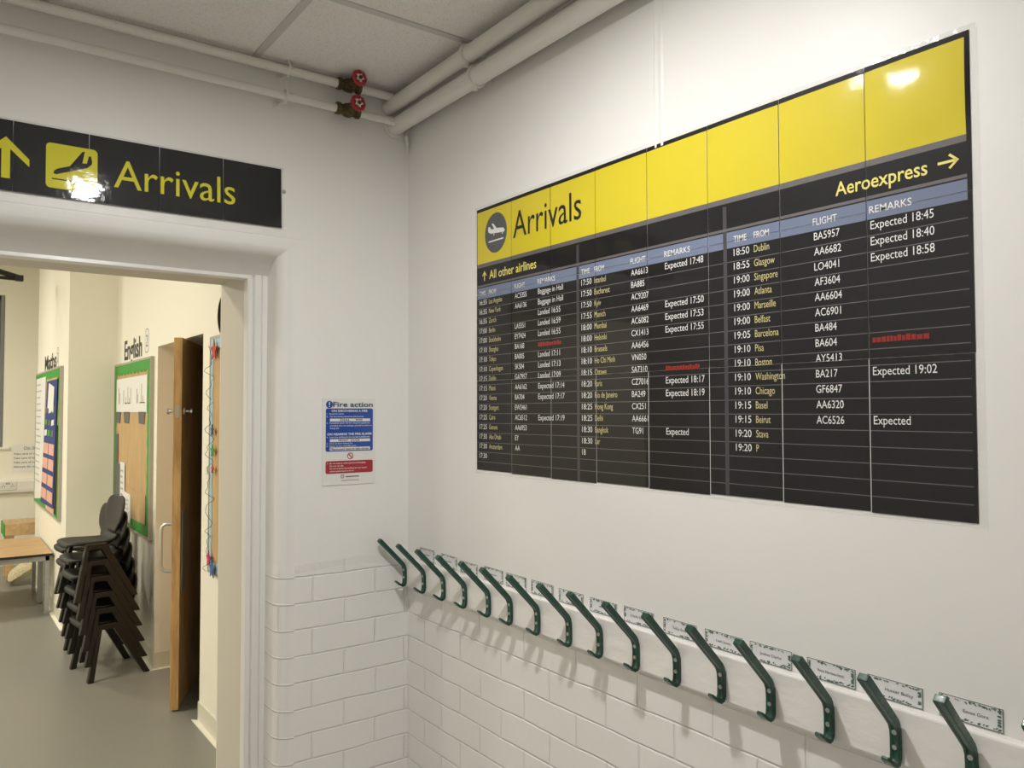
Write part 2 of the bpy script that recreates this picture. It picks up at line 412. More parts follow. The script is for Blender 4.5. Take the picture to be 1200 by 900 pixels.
# far wall with window
WY0, WY1, WZ0, WZ1 = -2.4, -.79, 1.24, 2.83
fw = MB()
fw.box(CX0-.15, CX0, WY1, .1, 0, CZ); fw.box(CX0-.15, CX0, CY0, WY0, 0, CZ); fw.box(CX0-.15, CX0, WY0, WY1, 0, WZ0); fw.box(CX0-.15, CX0, WY0, WY1, WZ1, CZ)
struct('wall_far', fw, M_cream)
struct('wall_classroom_left', MB().box(CX0, WB, CY0-.1, CY0, 0, CZ), M_cream)
struct('ceiling_classroom', MB().box(CX0-.15, WB, CY0-.1, .1, CZ, CZ+.05), M_ceilC)
# store room behind the oak door
sr = MB()
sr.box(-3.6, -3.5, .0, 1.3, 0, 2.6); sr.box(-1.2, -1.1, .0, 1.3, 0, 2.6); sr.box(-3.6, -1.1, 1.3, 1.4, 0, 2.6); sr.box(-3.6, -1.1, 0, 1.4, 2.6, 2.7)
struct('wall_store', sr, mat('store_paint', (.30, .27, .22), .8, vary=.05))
# skirtings
sk = MB()
def skirt(x0, x1, y0, y1):
    sk.box(x0, x1, y0, y1, 0, .1)
skirt(DN, WB-.004, Y2-.006, Y2+.001); skirt(PX, DF, Y2-.006, Y2+.001); skirt(PX-.001, PX+.006, YM-.006, Y2); skirt(MX, PX+.006, YM-.006, YM+.001)
skirt(MX-.006, MX+.001, YM-.006, 0); skirt(CX0, CX0+.006, CY0, 0); skirt(DF, DF+.006, Y2-.006, 0); skirt(DN-.006, DN+.001, Y2-.006, 0)
struct('baseboard_classroom', sk, M_skirt)
bd = MB()
def bead(poly):
    bd.prism(poly, lambda u, v, w: (u, v, w), 0, .004)
bead([(DN-.03, Y2-.03), (WB-.004, Y2-.03), (WB-.004, Y2-.006), (DN-.006, Y2-.006)])
bead([(PX+.03, Y2-.03), (DF+.03, Y2-.03), (DF+.006, Y2-.006), (PX+.006, Y2-.006)])
bead([(DF+.006, Y2-.006), (DF+.03, Y2-.03), (DF+.03, 0), (DF+.006, 0)])
bead([(MX-.03, YM-.03), (PX+.03, YM-.03), (PX+.006, YM-.006), (MX-.006, YM-.006)])
bead([(PX+.006, YM-.006), (PX+.03, YM-.03), (PX+.03, Y2-.03), (PX+.006, Y2-.03)])
struct('trim_3', bd, mat('skirting_bead', (.85, .83, .74), .5, vary=.02))
# window
wn = MB(); t = .05
wn.box(CX0-.1, CX0-.03, WY1-t, WY1, WZ0, WZ1); wn.box(CX0-.1, CX0-.03, WY0, WY0+t, WZ0, WZ1); wn.box(CX0-.1, CX0-.03, WY0, WY1, WZ0, WZ0+t); wn.box(CX0-.1, CX0-.03, WY0, WY1, WZ1-t, WZ1)
wn.box(CX0-.09, CX0-.04, -1.62, -1.57, WZ0, WZ1); wn.box(CX0-.09, CX0-.04, WY0, WY1, 2.28, 2.32)
wo = struct('window_1', wn, M_winframe, bevel=.004)
build('pane', MB().box(CX0-.075, CX0-.065, WY0+t, WY1-t, WZ0+t, WZ1-t), M_glass, parent=wo)
build('window_sill', MB().box(CX0-.02, CX0+.03, WY0-.03, WY1+.06, WZ0-.025, WZ0), M_paint, parent=wo, bevel=.004)
build('side_channel', MB().box(CX0-.03, CX0+.002, WY1-.035, WY1-.004, WZ0, WZ1), mat('blind_channel', (.25, .26, .28), .35, metal=.6, vary=.04), parent=wo)
# wall trunking on the far wall
tk = MB().prism([(0, .765), (.05, .765), (.055, .79), (.055, .875), (.045, .905), (0, .905)], lambda u, v, w: (CX0+u, w, v), -5.5, -.02)
struct('trim_4', tk, M_paint)
# low ridge of plastered-over conduit on the right wall, down to the board
cdm = MB()
cdm.prism([(1.237, 0), (1.240, .0022), (1.244, .0022), (1.247, .0008), (1.258, .001), (1.261, .0032), (1.265, .0032), (1.269, 0)], lambda u, v, w: (u, -v, w), 2.24, HZ)
o = build('wall_conduit', cdm, mat('conduit_paint', WHITE, .42, vary=.01), smooth=60)
tag(o, 'slim white painted conduit running down the wall to the top of the arrivals board', 'conduit')

# ================================================================== CEILING LAMPS (their light is set at the top)
def hall_lamp(loc, label, m):
    t = thing('ceiling_light', label, 'ceiling light', loc, 'round lamps on the corridor ceiling')
    x, y, z = loc
    build('housing', MB().lathe([(.085, .06), (.085, .002), (.078, -.004), (.062, -.004), (.058, .0), (.058, .03)], (x, y, z), (0, 0, 1), 40), M_paint, t, smooth=40)
    build('opal_disc', MB().lathe([(.001, .001), (.046, .001), (.046, .012)], (x, y, z), (0, 0, 1), 40), m, t, smooth=50)
hall_lamp((LAMP[0], LAMP[1], LAMP[2]), 'round white ceiling lamp above the row of coat hooks', M_diff)
hall_lamp((4.8, -.95, 2.70), 'round white fill lamp added behind the camera, farther along the corridor', M_diff_fill)  # fill lamp added behind the camera to lift the ambient light
for i, (lx, ly) in enumerate(((-2.3, -2.3), (-5.2, -2.3), (-2.3, -4.6), (-5.2, -4.6))):
    t = thing('ceiling_light_panel', 'square white light panel on the classroom ceiling, ' + ('near the doorway', 'toward the far window', 'deeper in the room near side', 'deeper in the room far side')[i], 'ceiling light', (lx, ly, CZ), 'square lamps on the classroom ceiling')
    build('frame', MB().box(lx-.32, lx+.32, ly-.32, ly+.32, CZ-.05, CZ), M_paint, t, bevel=.005)
    build('diffuser', MB().box(lx-.3, lx+.3, ly-.3, ly+.3, CZ-.056, CZ-.049), M_diffc, t)

# ================================================================== ARRIVALS BOARD
BX0, BX1, BZ0, BZ1 = .457, 1.967, 1.413, 2.248
t = thing('arrivals_board', 'large black and yellow flight arrivals poster of laminated sheets above the coat hooks', 'poster', (1.212, 0, 1.83))
PAN = ((.461, .946), (.957, 1.443), (1.453, 1.962))
ZY0, ZY1 = 2.07, 2.237
R0, RP = 1.947, .0303
rowz = [R0 - RP*i - .0085 for i in range(18)]           # baselines
linez = [1.957 - RP*(i+1) for i in range(17)]
def colour(x, z):
    if z > ZY1 or x < BX0+.004 or x > BX1-.008: return 0
    if z > ZY0: return 1
    if z > 2.058: return 3
    if z > 2.052: return 0
    inpan = any(a <= x <= b for a, b in PAN)
    if z > 2.002: return 0 if inpan else 4
    if z > 1.996: return 3
    if not inpan: return 4 if x < BX1-.006 and x > BX0+.003 else 0
    if 1.9575 < z < 1.993: return 2
    for lz in linez:
        if abs(z-lz) < .0008: return 3
    return 0
xb = sorted([BX0+.004, BX1-.008] + [v for p in PAN for v in p])
zb = sorted([ZY0, ZY1, 2.058, 2.052, 2.002, 1.996, 1.9575, 1.993] + [lz+s for lz in linez for s in (-.0008, .0008)])
cols = [BX0 + (BX1-BX0)*i/8 for i in range(9)]; rows = [BZ0, 1.697, 1.972, BZ1]
for i in range(8):
    for j in range(3):
        gx = .0008; gz = .0005
        a, b, c, d = cols[i]+gx, cols[i+1]-gx, rows[j]+gz, rows[j+1]-gz
        if j == 0: c -= .004*((i*37 % 5)/4-.5)           # hand-cut lower edges
        if j == 0: b -= .0012
        W = .0014 + .0003*((i+j) % 2)
        mb = MB(); xs = [a] + [v for v in xb if a+1e-4 < v < b-1e-4] + [b]; zs = [c] + [v for v in zb if c+1e-4 < v < d-1e-4] + [d]
        nx = len(xs)
        if j == 2:                                       # the plain yellow parts bulge a little off the wall
            zs = sorted(zs + [2.075 + .0175*k for k in range(1, 9)]); xs = sorted(xs + [a + (b-a)*k/8 for k in range(1, 8)]); nx = len(xs)
        A = (0, 0, 0, .0012, .002, .003, .0035, .0062)[i]
        def bulge(x, z):
            if j < 2 or z < 2.07: return 0
            tz = max(0, min(1, (BZ1-z)/(BZ1-2.07))); tx = (x-a)/(b-a)
            return A*sin(pi*tz)**.8*max(0, sin(pi*tx))**.45
        vs = [FR(x, z, W + bulge(x, z)) for z in zs for x in xs]
        mb.add(vs, [])
        for q in range(len(zs)-1):
            for p in range(nx-1):
                mb.f.append((q*nx+p, q*nx+p+1, (q+1)*nx+p+1, (q+1)*nx+p)); mb.m.append(colour((xs[p]+xs[p+1])/2, (zs[q]+zs[q+1])/2))
        n0 = len(mb.v)
        mb.v += [FR(a, c, .0002), FR(b, c, .0002), FR(b, d, .0002), FR(a, d, .0002), FR(a, c, W), FR(b, c, W), FR(b, d, W), FR(a, d, W)]
        for k in range(4): mb.f.append((n0+k, n0+(k+1) % 4, n0+4+(k+1) % 4, n0+4+k)); mb.m.append(0)
        build('laminated_sheet', mb, [M_board, M_yel, M_band, M_line, M_frame], t, smooth=35)
M_film = mat('clear_film', (.8, .8, .8), .12, coat=.5, bump=.3, scale=30)
M_film.node_tree.nodes['Principled BSDF'].inputs['Alpha'].default_value = .10
e = .009; mb = MB()
for r in (rect(BX0-e, BX1+e, BZ1, BZ1+e), rect(BX1, BX1+e+.004, BZ0-e, BZ1), rect(BX0-e, BX0, BZ0-e, BZ1), rect(BX0, BX1, BZ0-e, BZ0-.003)): mb.prism(r, FR, .0003, .0009)
build('laminate_edge', mb, M_film, t)['label'] = 'clear plastic margin round the poster'
mb = MB(); text(mb, 'Arrivals', FR, .656, 2.122, .079, width=.312, w=.0022)
build('title_lettering', mb, M_inkk, t)['label'] = 'black word Arrivals on the yellow banner'
mb = MB(); cu_, cv_ = .564, 2.157; ru, rvv = .059, .0625
flat(mb, disc(cu_, cv_, ru, rvv, 40), FR, .0022, 0)
pl = [(-.65,.378),(-.7,.227),(-.65,.115),(-.45,.009),(.75,-.087),(.85,-.011),(.7,.13),(.1,.21),(-.2,.485),(-.37,.498),(-.12,.21),(-.37,.21),(-.53,.37)]
flat(mb, [(cu_+u*ru, cv_+v*rvv) for u, v in pl], FR, .0026, 1)
for u, v in ((-.15, -.075), (.63, -.13)): flat(mb, disc(cu_+u*ru, cv_+v*rvv, .0028, n=10), FR, .0026, 1)
flat(mb, rect(cu_-.65*ru, cu_+.7*ru, cv_-.42*rvv, cv_-.35*rvv), FR, .0026, 1)
build('aeroplane_symbol', mb, [M_grey, M_inkw], t)['label'] = 'dark disc with a white landing aeroplane'
mb = MB()
text(mb, 'All other airlines', FR, .529, 2.0165, .026, width=.24, w=.0022, bold=.008)
text(mb, 'Aeroexpress', FR, 1.716, 2.0165, .026, width=.177, w=.0022, bold=.010)
ax = .502; flat(mb, rect(ax-.0022, ax+.0022, 2.014, 2.042), FR, .0022)
for s in (-1, 1): mb.add([FR(ax, 2.0455, .0022), FR(ax+s*.012, 2.031, .0022), FR(ax+s*.009, 2.0285, .0022), FR(ax, 2.0395, .0022)], [(0, 1, 2, 3)])
az = 2.030; flat(mb, rect(1.911, 1.942, az-.0024, az+.0024), FR, .0022)
for s in (-1, 1): mb.add([FR(1.947, az, .0022), FR(1.932, az+s*.0135, .0022), FR(1.929, az+s*.0105, .0022), FR(1.941, az, .0022)], [(0, 1, 2, 3)])
build('direction_lettering', mb, M_inky, t)['label'] = 'yellow words with small arrows'
T = [[('16:55','Los Angeles','AC5355','Baggage in Hall'),('16:55','New York','AA6136','Baggage in Hall'),('16:55','Zurich','','Landed 16:55'),('17:00','Berlin','LA5551','Landed 16:59'),('17:00','Stockholm','EY7424','Landed 16:55'),('17:10','Shanghai','BA168','*'),('17:10','Tokyo','BA005','Landed 17:11'),('17:10','Copenhagen','SK504','Landed 17:13'),('17:15','Dublin','GA7957','Landed 17:09'),('17:15','Miami','AA6162','Expected 17:14'),('17:20','Vienna','BA704','Expected 17:17'),('17:20','Stuttgart','EW2461',''),('17:25','Cairo','AC6512','Expected 17:19'),('17:25','Geneva','AA6953',''),('17:30','Abu Dhabi','EY',''),('17:30','Amsterdam','AA',''),('17:30','','','')],
     [('17:50','Istanbul','AA6613','Expected 17:48'),('17:50','Bucharest','BA885',''),('17:50','Kyiv','AC9207',''),('17:55','Munich','AA6469','Expected 17:50'),('18:00','Mumbai','AC6082','Expected 17:53'),('18:00','Helsinki','CX1413','Expected 17:55'),('18:10','Brussels','AA6456',''),('18:10','Ho Chi Minh','VN050',''),('18:15','Ottawa','SA7310','*'),('18:20','Paris','CZ7016','Expected 18:17'),('18:20','Rio de Janeiro','BA249','Expected 18:19'),('18:25','Hong Kong','CX251',''),('18:25','Delhi','AA6661',''),('18:30','Bangkok','TG91','Expected'),('18:30','Lar','',''),('18','','','')],
     [('18:50','Dublin','BA5957','Expected 18:45'),('18:55','Glasgow','AA6682','Expected 18:40'),('19:00','Singapore','LO4041','Expected 18:58'),('19:00','Atlanta','AF3604',''),('19:00','Marseille','AA6604',''),('19:00','Belfast','AC6901',''),('19:05','Barcelona','BA484',''),('19:10','Pisa','BA604','*'),('19:10','Boston','AY5413',''),('19:10','Washington','BA217','Expected 19:02'),('19:10','Chicago','GF6847',''),('19:15','Basel','AA6320',''),('19:15','Beirut','AC6526','Expected'),('19:20','Stava','',''),('19:20','P','','')]]
HEAD = ('TIME', 'FROM', 'FLIGHT', 'REMARKS'); HW = (.034, .038, .052, .080)
OFF = ((.013, .066, .203, .316), (.010, .062, .199, .313), (.019, .072, .215, .333))
PART = ('time_lettering', 'origin_lettering', 'flight_lettering', 'remark_lettering')
for (p0, p1), tab, off in zip(PAN, T, OFF):
    for c in range(4):
        mb = MB(); x = p0 + off[c]
        text(mb, HEAD[c], FR, x - (0, 0, .002, .002)[c], 1.9685, .0135, width=HW[c], w=.0022, bold=.004)
        for i, row in enumerate(tab):
            z = rowz[i]; q = row[c]
            if not q: continue
            if c == 0: text(mb, q, FR, x, z, .0152, width=.041 if len(q) == 5 else .014, w=.0022)
            if c == 1: text(mb, q, FR, x, z, .0150, squeeze=.68, w=.0022, mi=1)
            if c == 2: text(mb, q, FR, x, z, .0150, squeeze=.80, w=.0022)
            if q[0] == '*':                                  # smudged red entry, no longer readable
                u = x; rg = random.Random(i)
                while u < x + .10:
                    L = rg.uniform(.005, .011); h = rg.uniform(.009, .012); flat(mb, rect(u, u+L, z, z+h), FR, .0022, 2); u += L + .0012
                continue
            if c == 3: text(mb, q.strip('*'), FR, x, z, .0155, squeeze=.84, w=.0022, mi=2 if q[0] == '*' else 0, bold=.012 if q[0] == '*' else 0)
        build(PART[c], mb, [M_inkw, M_inkp, M_inkr], t)

# ================================================================== ARRIVALS SIGN OVER THE DOOR
SY = [-1.43, -1.242, -1.054, -.862, -.671, -.481]; SZ0, SZ1 = 2.211, 2.410
t = thing('arrivals_sign', 'long black arrivals sign with yellow arrow and landing aeroplane above the doorway', 'sign', (.0005, -.955, 2.41), rot=(0, -.042, 0))
for a, b in zip(SY[:-1], SY[1:]):
    build('laminated_sheet', MB().box(.0003, .0016, a+.0007, b-.0007, SZ0, SZ1), M_signk, t)
mb = MB(); text(mb, 'Arrivals', FD, -.988, 2.265, .083, width=.354, w=.0024); build('sign_lettering', mb, M_signy, t)['label'] = 'yellow word Arrivals'
mb = MB(); ay = -1.259
half = [(0, 2.362), (.056, 2.306), (.056, 2.285), (.0103, 2.328), (.0103, 2.245)]
flat(mb, [(ay+u, v) for u, v in half] + [(ay-u, v) for u, v in half[:0:-1]], FD, .0024); build('arrow', mb, M_signy, t)['label'] = 'yellow arrow pointing up'
mb = MB(); flat(mb, rrect(-1.163, -1.032, 2.236, 2.366, .012), FD, .0024)
def sq(x, y):
    u = (x-362)/400; v = (y - (318 + .1675*(x-362)))/322
    return (-1.163 + .131*u, 2.366 - .130*v)
pp = [(420,545),(425,525),(450,512),(545,497),(640,395),(660,393),(642,478),(676,482),(692,430),(708,428),(720,475),(714,492),(680,515),(440,553)]
flat(mb, [sq(*p) for p in pp], FD, .0028, 1)
flat(mb, [sq(408, 577), sq(712, 628), sq(712, 637), sq(408, 586)], FD, .0028, 1)
build('aeroplane_symbol', mb, [M_signy, M_signk], t)['label'] = 'yellow square with a black landing aeroplane'
e = .006; mb = MB()
for r in (rect(SY[0], SY[-1]+e, SZ1, SZ1+e), rect(SY[-1], SY[-1]+e, SZ0, SZ1)): mb.prism(r, FD, .0003, .0010)
build('laminate_edge', mb, M_film, t)['label'] = 'clear plastic margin along the sign'
o = build('screw_cap', MB().lathe([(.0001, .004), (.006, .004), (.0075, 0)], (0, -.472, 2.336), (1, 0, 0), 16), M_steel)
tag(o, 'small grey screw head in the wall at the right end of the arrivals sign', 'screw')

# ================================================================== FIRE ACTION NOTICE
FY0, FY1, FZ0, FZ1 = -.332, -.132, 1.347, 1.647
t = thing('fire_action_notice', 'blue and red fire action notice on the white wall beside the doorway', 'sign', (0, -.232, 1.347))
build('panel', MB().box(.0004, .003, FY0, FY1, FZ0, FZ1), M_pvc, t, bevel=.0008)
def fu(u, v): return (FY0 + u*.2, FZ1 - v*.3)
mb = MB(); a = fu(.06, .612); b = fu(.945, .118); flat(mb, rrect(a[0], b[0], a[1], b[1], .006), FD, .0036, 0)
for v0, v1 in ((.235, .268), (.47, .503), (.565, .60)):
    a = fu(.135, v1); b = fu(.89, v0); flat(mb, rect(a[0], b[0], a[1], b[1]), FD, .0040, 1)
build('blue_panel', mb, [M_fblue, M_pvc], t)['label'] = 'blue panel with white write-in strips'
mb = MB(); a = fu(.06, .865); b = fu(.945, .72); flat(mb, rrect(a[0], b[0], a[1], b[1], .006), FD, .0036, 0)
build('red_panel', mb, M_fred, t)['label'] = 'red panel'
mb = MB()
def ft(s, u, v, cap, wd, mi=0, bold=0, skew=0): 
    p = fu(u, v); text(mb, s, FD, p[0], p[1], cap, width=wd, w=.0044, mi=mi, bold=bold, skew=skew)
ft('Fire action', .19, .099, .0165, .150, 1, .02)
ft('ON DISCOVERING A FIRE', .165, .157, .0070, .134, 0, .03)
for s, u, v, wd in (('1.  Sound the alarm.', .075, .187, .064), ('2.  The Fire Service should be informed by:', .075, .219, .138), ('3.  If possible tackle the fire using the appliances', .075, .293, .162), ('provided. (Do not endanger yourself or others in', .135, .323, .157), ('doing so).', .135, .352, .034), ('4.  Leave the building by the nearest available exit.', .075, .456, .163), ('5.  Close all doors behind you.', .075, .528, .098), ('6.  Report to your assembly point:', .075, .556, .110)): ft(s, u, v, .0047, wd, 0, .012)
ft('ON HEARING THE FIRE ALARM', .085, .426, .0074, .166, 0, .03)
for s, u, v, wd in (('7.  Do not stop to collect personal belongings.', .08, .755, .146), ('Do not use lifts.', .135, .785, .052), ('Do not re-enter the building for any reason', .135, .815, .138), ('unless authorised to do so.', .135, .845, .09)): ft(s, u, v, .0048, wd, 0, .012)
ft('DIAL    999', .32, .262, .0066, .084, 2, .02, .15); ft('FRONT   DOOR', .29, .497, .0066, .08, 2, .02, .15); ft('Playground next to lake street', .15, .595, .0066, .142, 2, .02, .1)
build('notice_lettering', mb, [M_pvc, M_navy, M_inkk], t)
mb = MB(); c = fu(.125, .073); flat(mb, disc(*c, .0125), FD, .0036, 0)
p = fu(.125, .073); flat(mb, rect(p[0]-.0018, p[0]+.0018, p[1]-.002, p[1]+.0085), FD, .0040, 1); flat(mb, disc(p[0], p[1]-.0065, .002, n=12), FD, .0040, 1)
build('mandatory_symbol', mb, [M_fblue, M_pvc], t)['label'] = 'blue disc with white exclamation mark'
mb = MB(); p = fu(.515, .668); ring(mb, *p, .0088, .0115, FD, .0038)
mb.add([FD(p[0]-.0085, p[1]+.006, .0039), FD(p[0]-.006, p[1]+.0085, .0039), FD(p[0]+.0085, p[1]-.006, .0039), FD(p[0]+.006, p[1]-.0085, .0039)], [(0, 1, 2, 3)])
build('prohibition_symbol', mb, M_fred, t)['label'] = 'red ring with a slash'
mb = MB(); p = fu(.37, .90)
flat(mb, rrect(p[0]-.006, p[0]+.006, p[1]-.0065, p[1]+.0065, .003), FD, .0036, 0); flat(mb, rrect(p[0]-.0042, p[0]+.0042, p[1]-.0048, p[1]+.0048, .002), FD, .0040, 1)
text(mb, 'D', FD, p[0]-.002, p[1]-.003, .006, w=.0044, mi=0, bold=.02)
for u0, u1, v, h in ((.43, .68, .905, .0035), (.35, .68, .948, .0016)):
    a = fu(u0, v); b = fu(u1, v); flat(mb, rect(a[0], b[0], a[1]-h/2, a[1]+h/2), FD, .0036, 0)
build('maker_mark', mb, [mat('maroon_ink', (.16, .03, .05), .5, vary=.05), M_pvc], t)

# ================================================================== PIPES AND VALVES
def pipe(name, pts, r, label):
    o = build(name, MB().tube(pts, r, 24), M_pipe, smooth=50); return tag(o, label, 'pipe')
PD = .05
pipe('heating_pipe', [(PD, HY, 2.645), (PD, -.05, 2.640)], .0135, 'thin white pipe along the door wall, lower of the two, with a red valve')
pipe('heating_pipe', [(PD, HY, 2.733), (PD, -.07, 2.727)], .0145, 'thin white pipe along the door wall just under the ceiling, upper of the two')
RLY, RLZ, RLr = -.06, 2.640, .0295
RUY, RUZ, RUr = -.085, 2.705, .0262
pipe('heating_pipe', [(0.001, RLY, RLZ), (HX, RLY, RLZ+.01)], RLr, 'thick white pipe along the right wall, lower of the pair')
pipe('heating_pipe', [(0.001, RUY, RUZ), (HX, RUY, RUZ+.03)], RUr, 'thick white pipe along the right wall touching the ceiling, upper of the pair')
o = build('wall_collar', MB().lathe([(RLr+.007, .0), (RLr+.014, .0), (RLr+.013, .006), (RLr+.008, .009)], (0.0005, RLY, RLZ), (1, 0, 0), 32), M_pipe, smooth=40)
build('gap_shade', MB().lathe([(RLr+.001, 0), (RLr+.0085, 0), (RLr+.0085, .0015), (RLr+.001, .0015)], (.0008, RLY, RLZ), (1, 0, 0), 32), M_dark, parent=o)['label'] = 'dark ring standing in for shade in the gap round the pipe'  # solid ring coloured dark to stand for the shaded gap in the wall
tag(o, 'white collar where the lower thick pipe enters the door wall in the corner', 'pipe collar')
cab = [(x, -.035 - .006*sin(x*9), 2.70 + .010*sin(x*14) - .012*(1 if x < .2 else 0)) for x in [.02 + .06*k for k in range(60)]]
o = build('thin_cable', MB().tube(cab, .0045, 8), M_pipe, smooth=60); tag(o, 'thin white cable sagging between the two thick pipes', 'cable')
o = build('corner_cable', MB().tube([(.018, -.02, 2.61), (.016, -.014, 2.585), (.013, -.012, 2.55)], [.008, .007, .003], 10), M_pipe, smooth=60)
tag(o, 'short white painted cable end hanging under the pipes in the corner', 'cable')

def dclip(y, z, r, label):
    t = thing('pipe_clip', label, 'pipe clip', (0, y, z), 'clips on the thin pipes')
    pts = [(PD + (r+.003)*cos(a), y, z + (r+.003)*sin(a)) for a in [2*pi*k/20 for k in range(20)]]
    build('ring', MB().tube(pts, .0042, 8, closed=True), M_pipe, t, smooth=60)
    build('lug', MB().lathe([(.006, 0), (.0068, .005), (.0055, .014)], (PD-.004, y, z-r-.012), (0, 0, 1), 10), M_pipe, t, smooth=60)
    build('lug', MB().lathe([(.006, 0), (.0068, .005), (.0055, .014)], (PD+.004, y, z+r+.001), (0, 0, 1), 10), M_pipe, t, smooth=60)
    build('stem', MB().tube([(0, y-.01, z-r-.006), (PD-.004, y, z-r-.004)], .004, 8), M_pipe, t, smooth=60)
    build('wall_plate', MB().lathe([(.016, 0), (.015, .003), (.006, .006), (.006, .01)], (0, y-.01, z-r-.006), (1, 0, 0), 16), M_pipe, t, smooth=40)
dclip(-.478, 2.734, .0145, 'white pipe clip on the upper thin pipe, left of the red valves')
dclip(-.486, 2.643, .0135, 'white pipe clip on the lower thin pipe, left of the red valves')
def rclip(x, y, z, r, label):
    t = thing('pipe_clip', label, 'pipe clip', (x, 0, z), 'clips on the thick pipes')
    pts = [(x, y + (r+.002)*cos(a), z + (r+.002)*sin(a)) for a in [2*pi*k/28 for k in range(28)]]
    build('ring', MB().tube(pts, .0054, 8, closed=True), M_pipe, t, smooth=60)
    build('lug', MB().lathe([(.0085, 0), (.0095, .007), (.007, .018)], (x, y-.006, z-r-.015), (0, 0, 1), 12), M_pipe, t, smooth=60)
    build('stem', MB().tube([(x, y+r, z), (x, 0, z)], .005, 8), M_pipe, t, smooth=60)
rclip(.535, RUY, RUZ+.003, RUr, 'white ring clip round the upper thick pipe near the corner')
rclip(.545, RLY, RLZ+.001, RLr, 'white ring clip round the lower thick pipe near the corner')

def valve(y, z, label):
    t = thing('gate_valve', label, 'valve', (PD, y, z), 'red wheel valves in the thin pipes')
    e = .036
    prof = [(.017, -e-.008), (.0215, -e-.006), (.0215, -e+.006), (.0178, -e+.009), (.0178, -.018), (.0225, -.012), (.0245, 0), (.0225, .012), (.0178, .018), (.0178, e-.009), (.0215, e-.006), (.0215, e+.006), (.017, e+.008)]
    build('body', MB().lathe(prof, (PD, y, z), (0, 1, 0), 12), M_brass, t, smooth=30)
    ax = Vector((1, .08, .06)).normalized()
    build('bonnet', MB().lathe([(.018, 0), (.018, .03), (.014, .036), (.012, .048), (.006, .052), (.006, .072)], (PD, y, z), ax, 8), M_brass, t, smooth=30)
    c = Vector((PD, y, z)) + ax*.072; a = ax.orthogonal().normalized(); b = ax.cross(a)
    R = .022; mb = MB()
    pts = [c + (a*cos(k) + b*sin(k))*R*(1+.05*cos(8*k)) for k in [2*pi*q/48 for q in range(48)]]
    mb.tube(pts, .0062, 8, closed=True)
    for k in range(4):
        q = 2*pi*k/4 + .4; mb.tube([c + (a*cos(q)+b*sin(q))*.006, c + (a*cos(q)+b*sin(q))*R], .0045, 6)
    wh = build('handwheel', mb, M_red, t, smooth=60); wh['label'] = 'red handwheel'
    nb = MB()
    star = [((.017 if k % 2 == 0 else .010)*cos(2*pi*k/10+.4), (.017 if k % 2 == 0 else .010)*sin(2*pi*k/10+.4)) for k in range(10)]
    nb.prism(star, lambda u, v, w_: c + a*u + b*v + ax*w_, .004, .006)
    d_ = build('wheel_disc', nb, M_pipe, wh); d_['label'] = 'pale star-shaped plate'
    build('nut', MB().lathe([(.007, 0), (.007, .006), (.003, .008)], c + ax*.005, ax, 6), M_brass, wh)
valve(-.262, 2.729, 'bronze gate valve with red wheel on the upper thin pipe')
valve(-.266, 2.642, 'bronze gate valve with red wheel on the lower thin pipe')

# ================================================================== PEG RAIL, HOOKS, NAME CARDS
RZ0, RZ1, RTH = .976, 1.0755, .026
o = build('peg_rail', MB().box(0.002, HX-.01, -RTH, -.0005, RZ0, RZ1), M_rail, bevel=.004, origin=(2.5, 0, RZ0), segs=2)
tag(o, 'long white painted wooden rail carrying the green coat hooks', 'rail')
HPX = [.031 + .1287*k for k in range(17)]
meas = [.033, .170, .300, .430, .563, .676, .806, .942, 1.063, 1.192, 1.322, 1.449, 1.573, 1.703, 1.832, 1.959, 2.085]
ORD = ['first coat hook in the corner against the door wall', 'second', 'third', 'fourth', 'fifth', 'sixth', 'seventh', 'eighth', 'ninth', 'tenth', 'eleventh', 'twelfth', 'thirteenth', 'fourteenth', 'fifteenth', 'sixteenth']
def hook_profile():
    # centre line in (w = out from wall, z, thickness, half width), from the arm tip down to the lip
    return [(.1315, 1.1500, .0125, .0092), (.129, 1.1475, .0140, .0098), (.100, 1.1180, .0138, .0094), (.060, 1.0775, .0134, .0090), (.0395, 1.0560, .0125, .0092), (.0350, 1.0490, .0105, .0094), (.0312, 1.0370, .0085, .0094), (.0300, 1.0200, .0080, .0094), (.0300, .9990, .0080, .0094), (.0308, .9885, .0085, .0094), (.0345, .9815, .0088, .0094), (.0405, .9800, .0080, .0094), (.0500, .9845, .0070, .0094), (.0600, .9925, .0060, .0090), (.0655, .9975, .0052, .0075), (.0675, .9995, .0045, .0055)]
def hook_mesh(x):
    pr = hook_profile(); mb = MB(); n = len(pr); rings = []
    for i, (w, z, th, hw) in enumerate(pr):
        a = pr[max(i-1, 0)]; b = pr[min(i+1, n-1)]
        tw, tz = b[0]-a[0], b[1]-a[1]; L = math.hypot(tw, tz); nw, nz = -tz/L, tw/L
        hf = th/2; g = .0012 if 1 <= i <= 9 else 0
        sec = [(-hw, -hf), (hw, -hf), (hw, hf), (hw*.45, hf), (hw*.3, hf-g), (-hw*.3, hf-g), (-hw*.45, hf), (-hw, hf)]
        rings.append([(x+sx, -(w + nw*sy), z + nz*sy) for sx, sy in sec])
    m = len(rings[0]); vs = [v for r in rings for v in r]
    fs = [(i*m+k, i*m+(k+1) % m, (i+1)*m+(k+1) % m, (i+1)*m+k) for i in range(n-1) for k in range(m)]
    fs += [tuple(range(m-1, -1, -1)), tuple(range((n-1)*m, n*m))]
    mb.add(vs, fs); return mb
x0 = meas[0]
proto = thing('coat_hook', 'green metal coat hook in the corner, first of the row, against the door wall', 'coat hook', (x0, -RTH, 1.02), 'green coat hooks on the rail')
build('hook_body', hook_mesh(x0), M_green, proto, smooth=38, bevel=.0012)
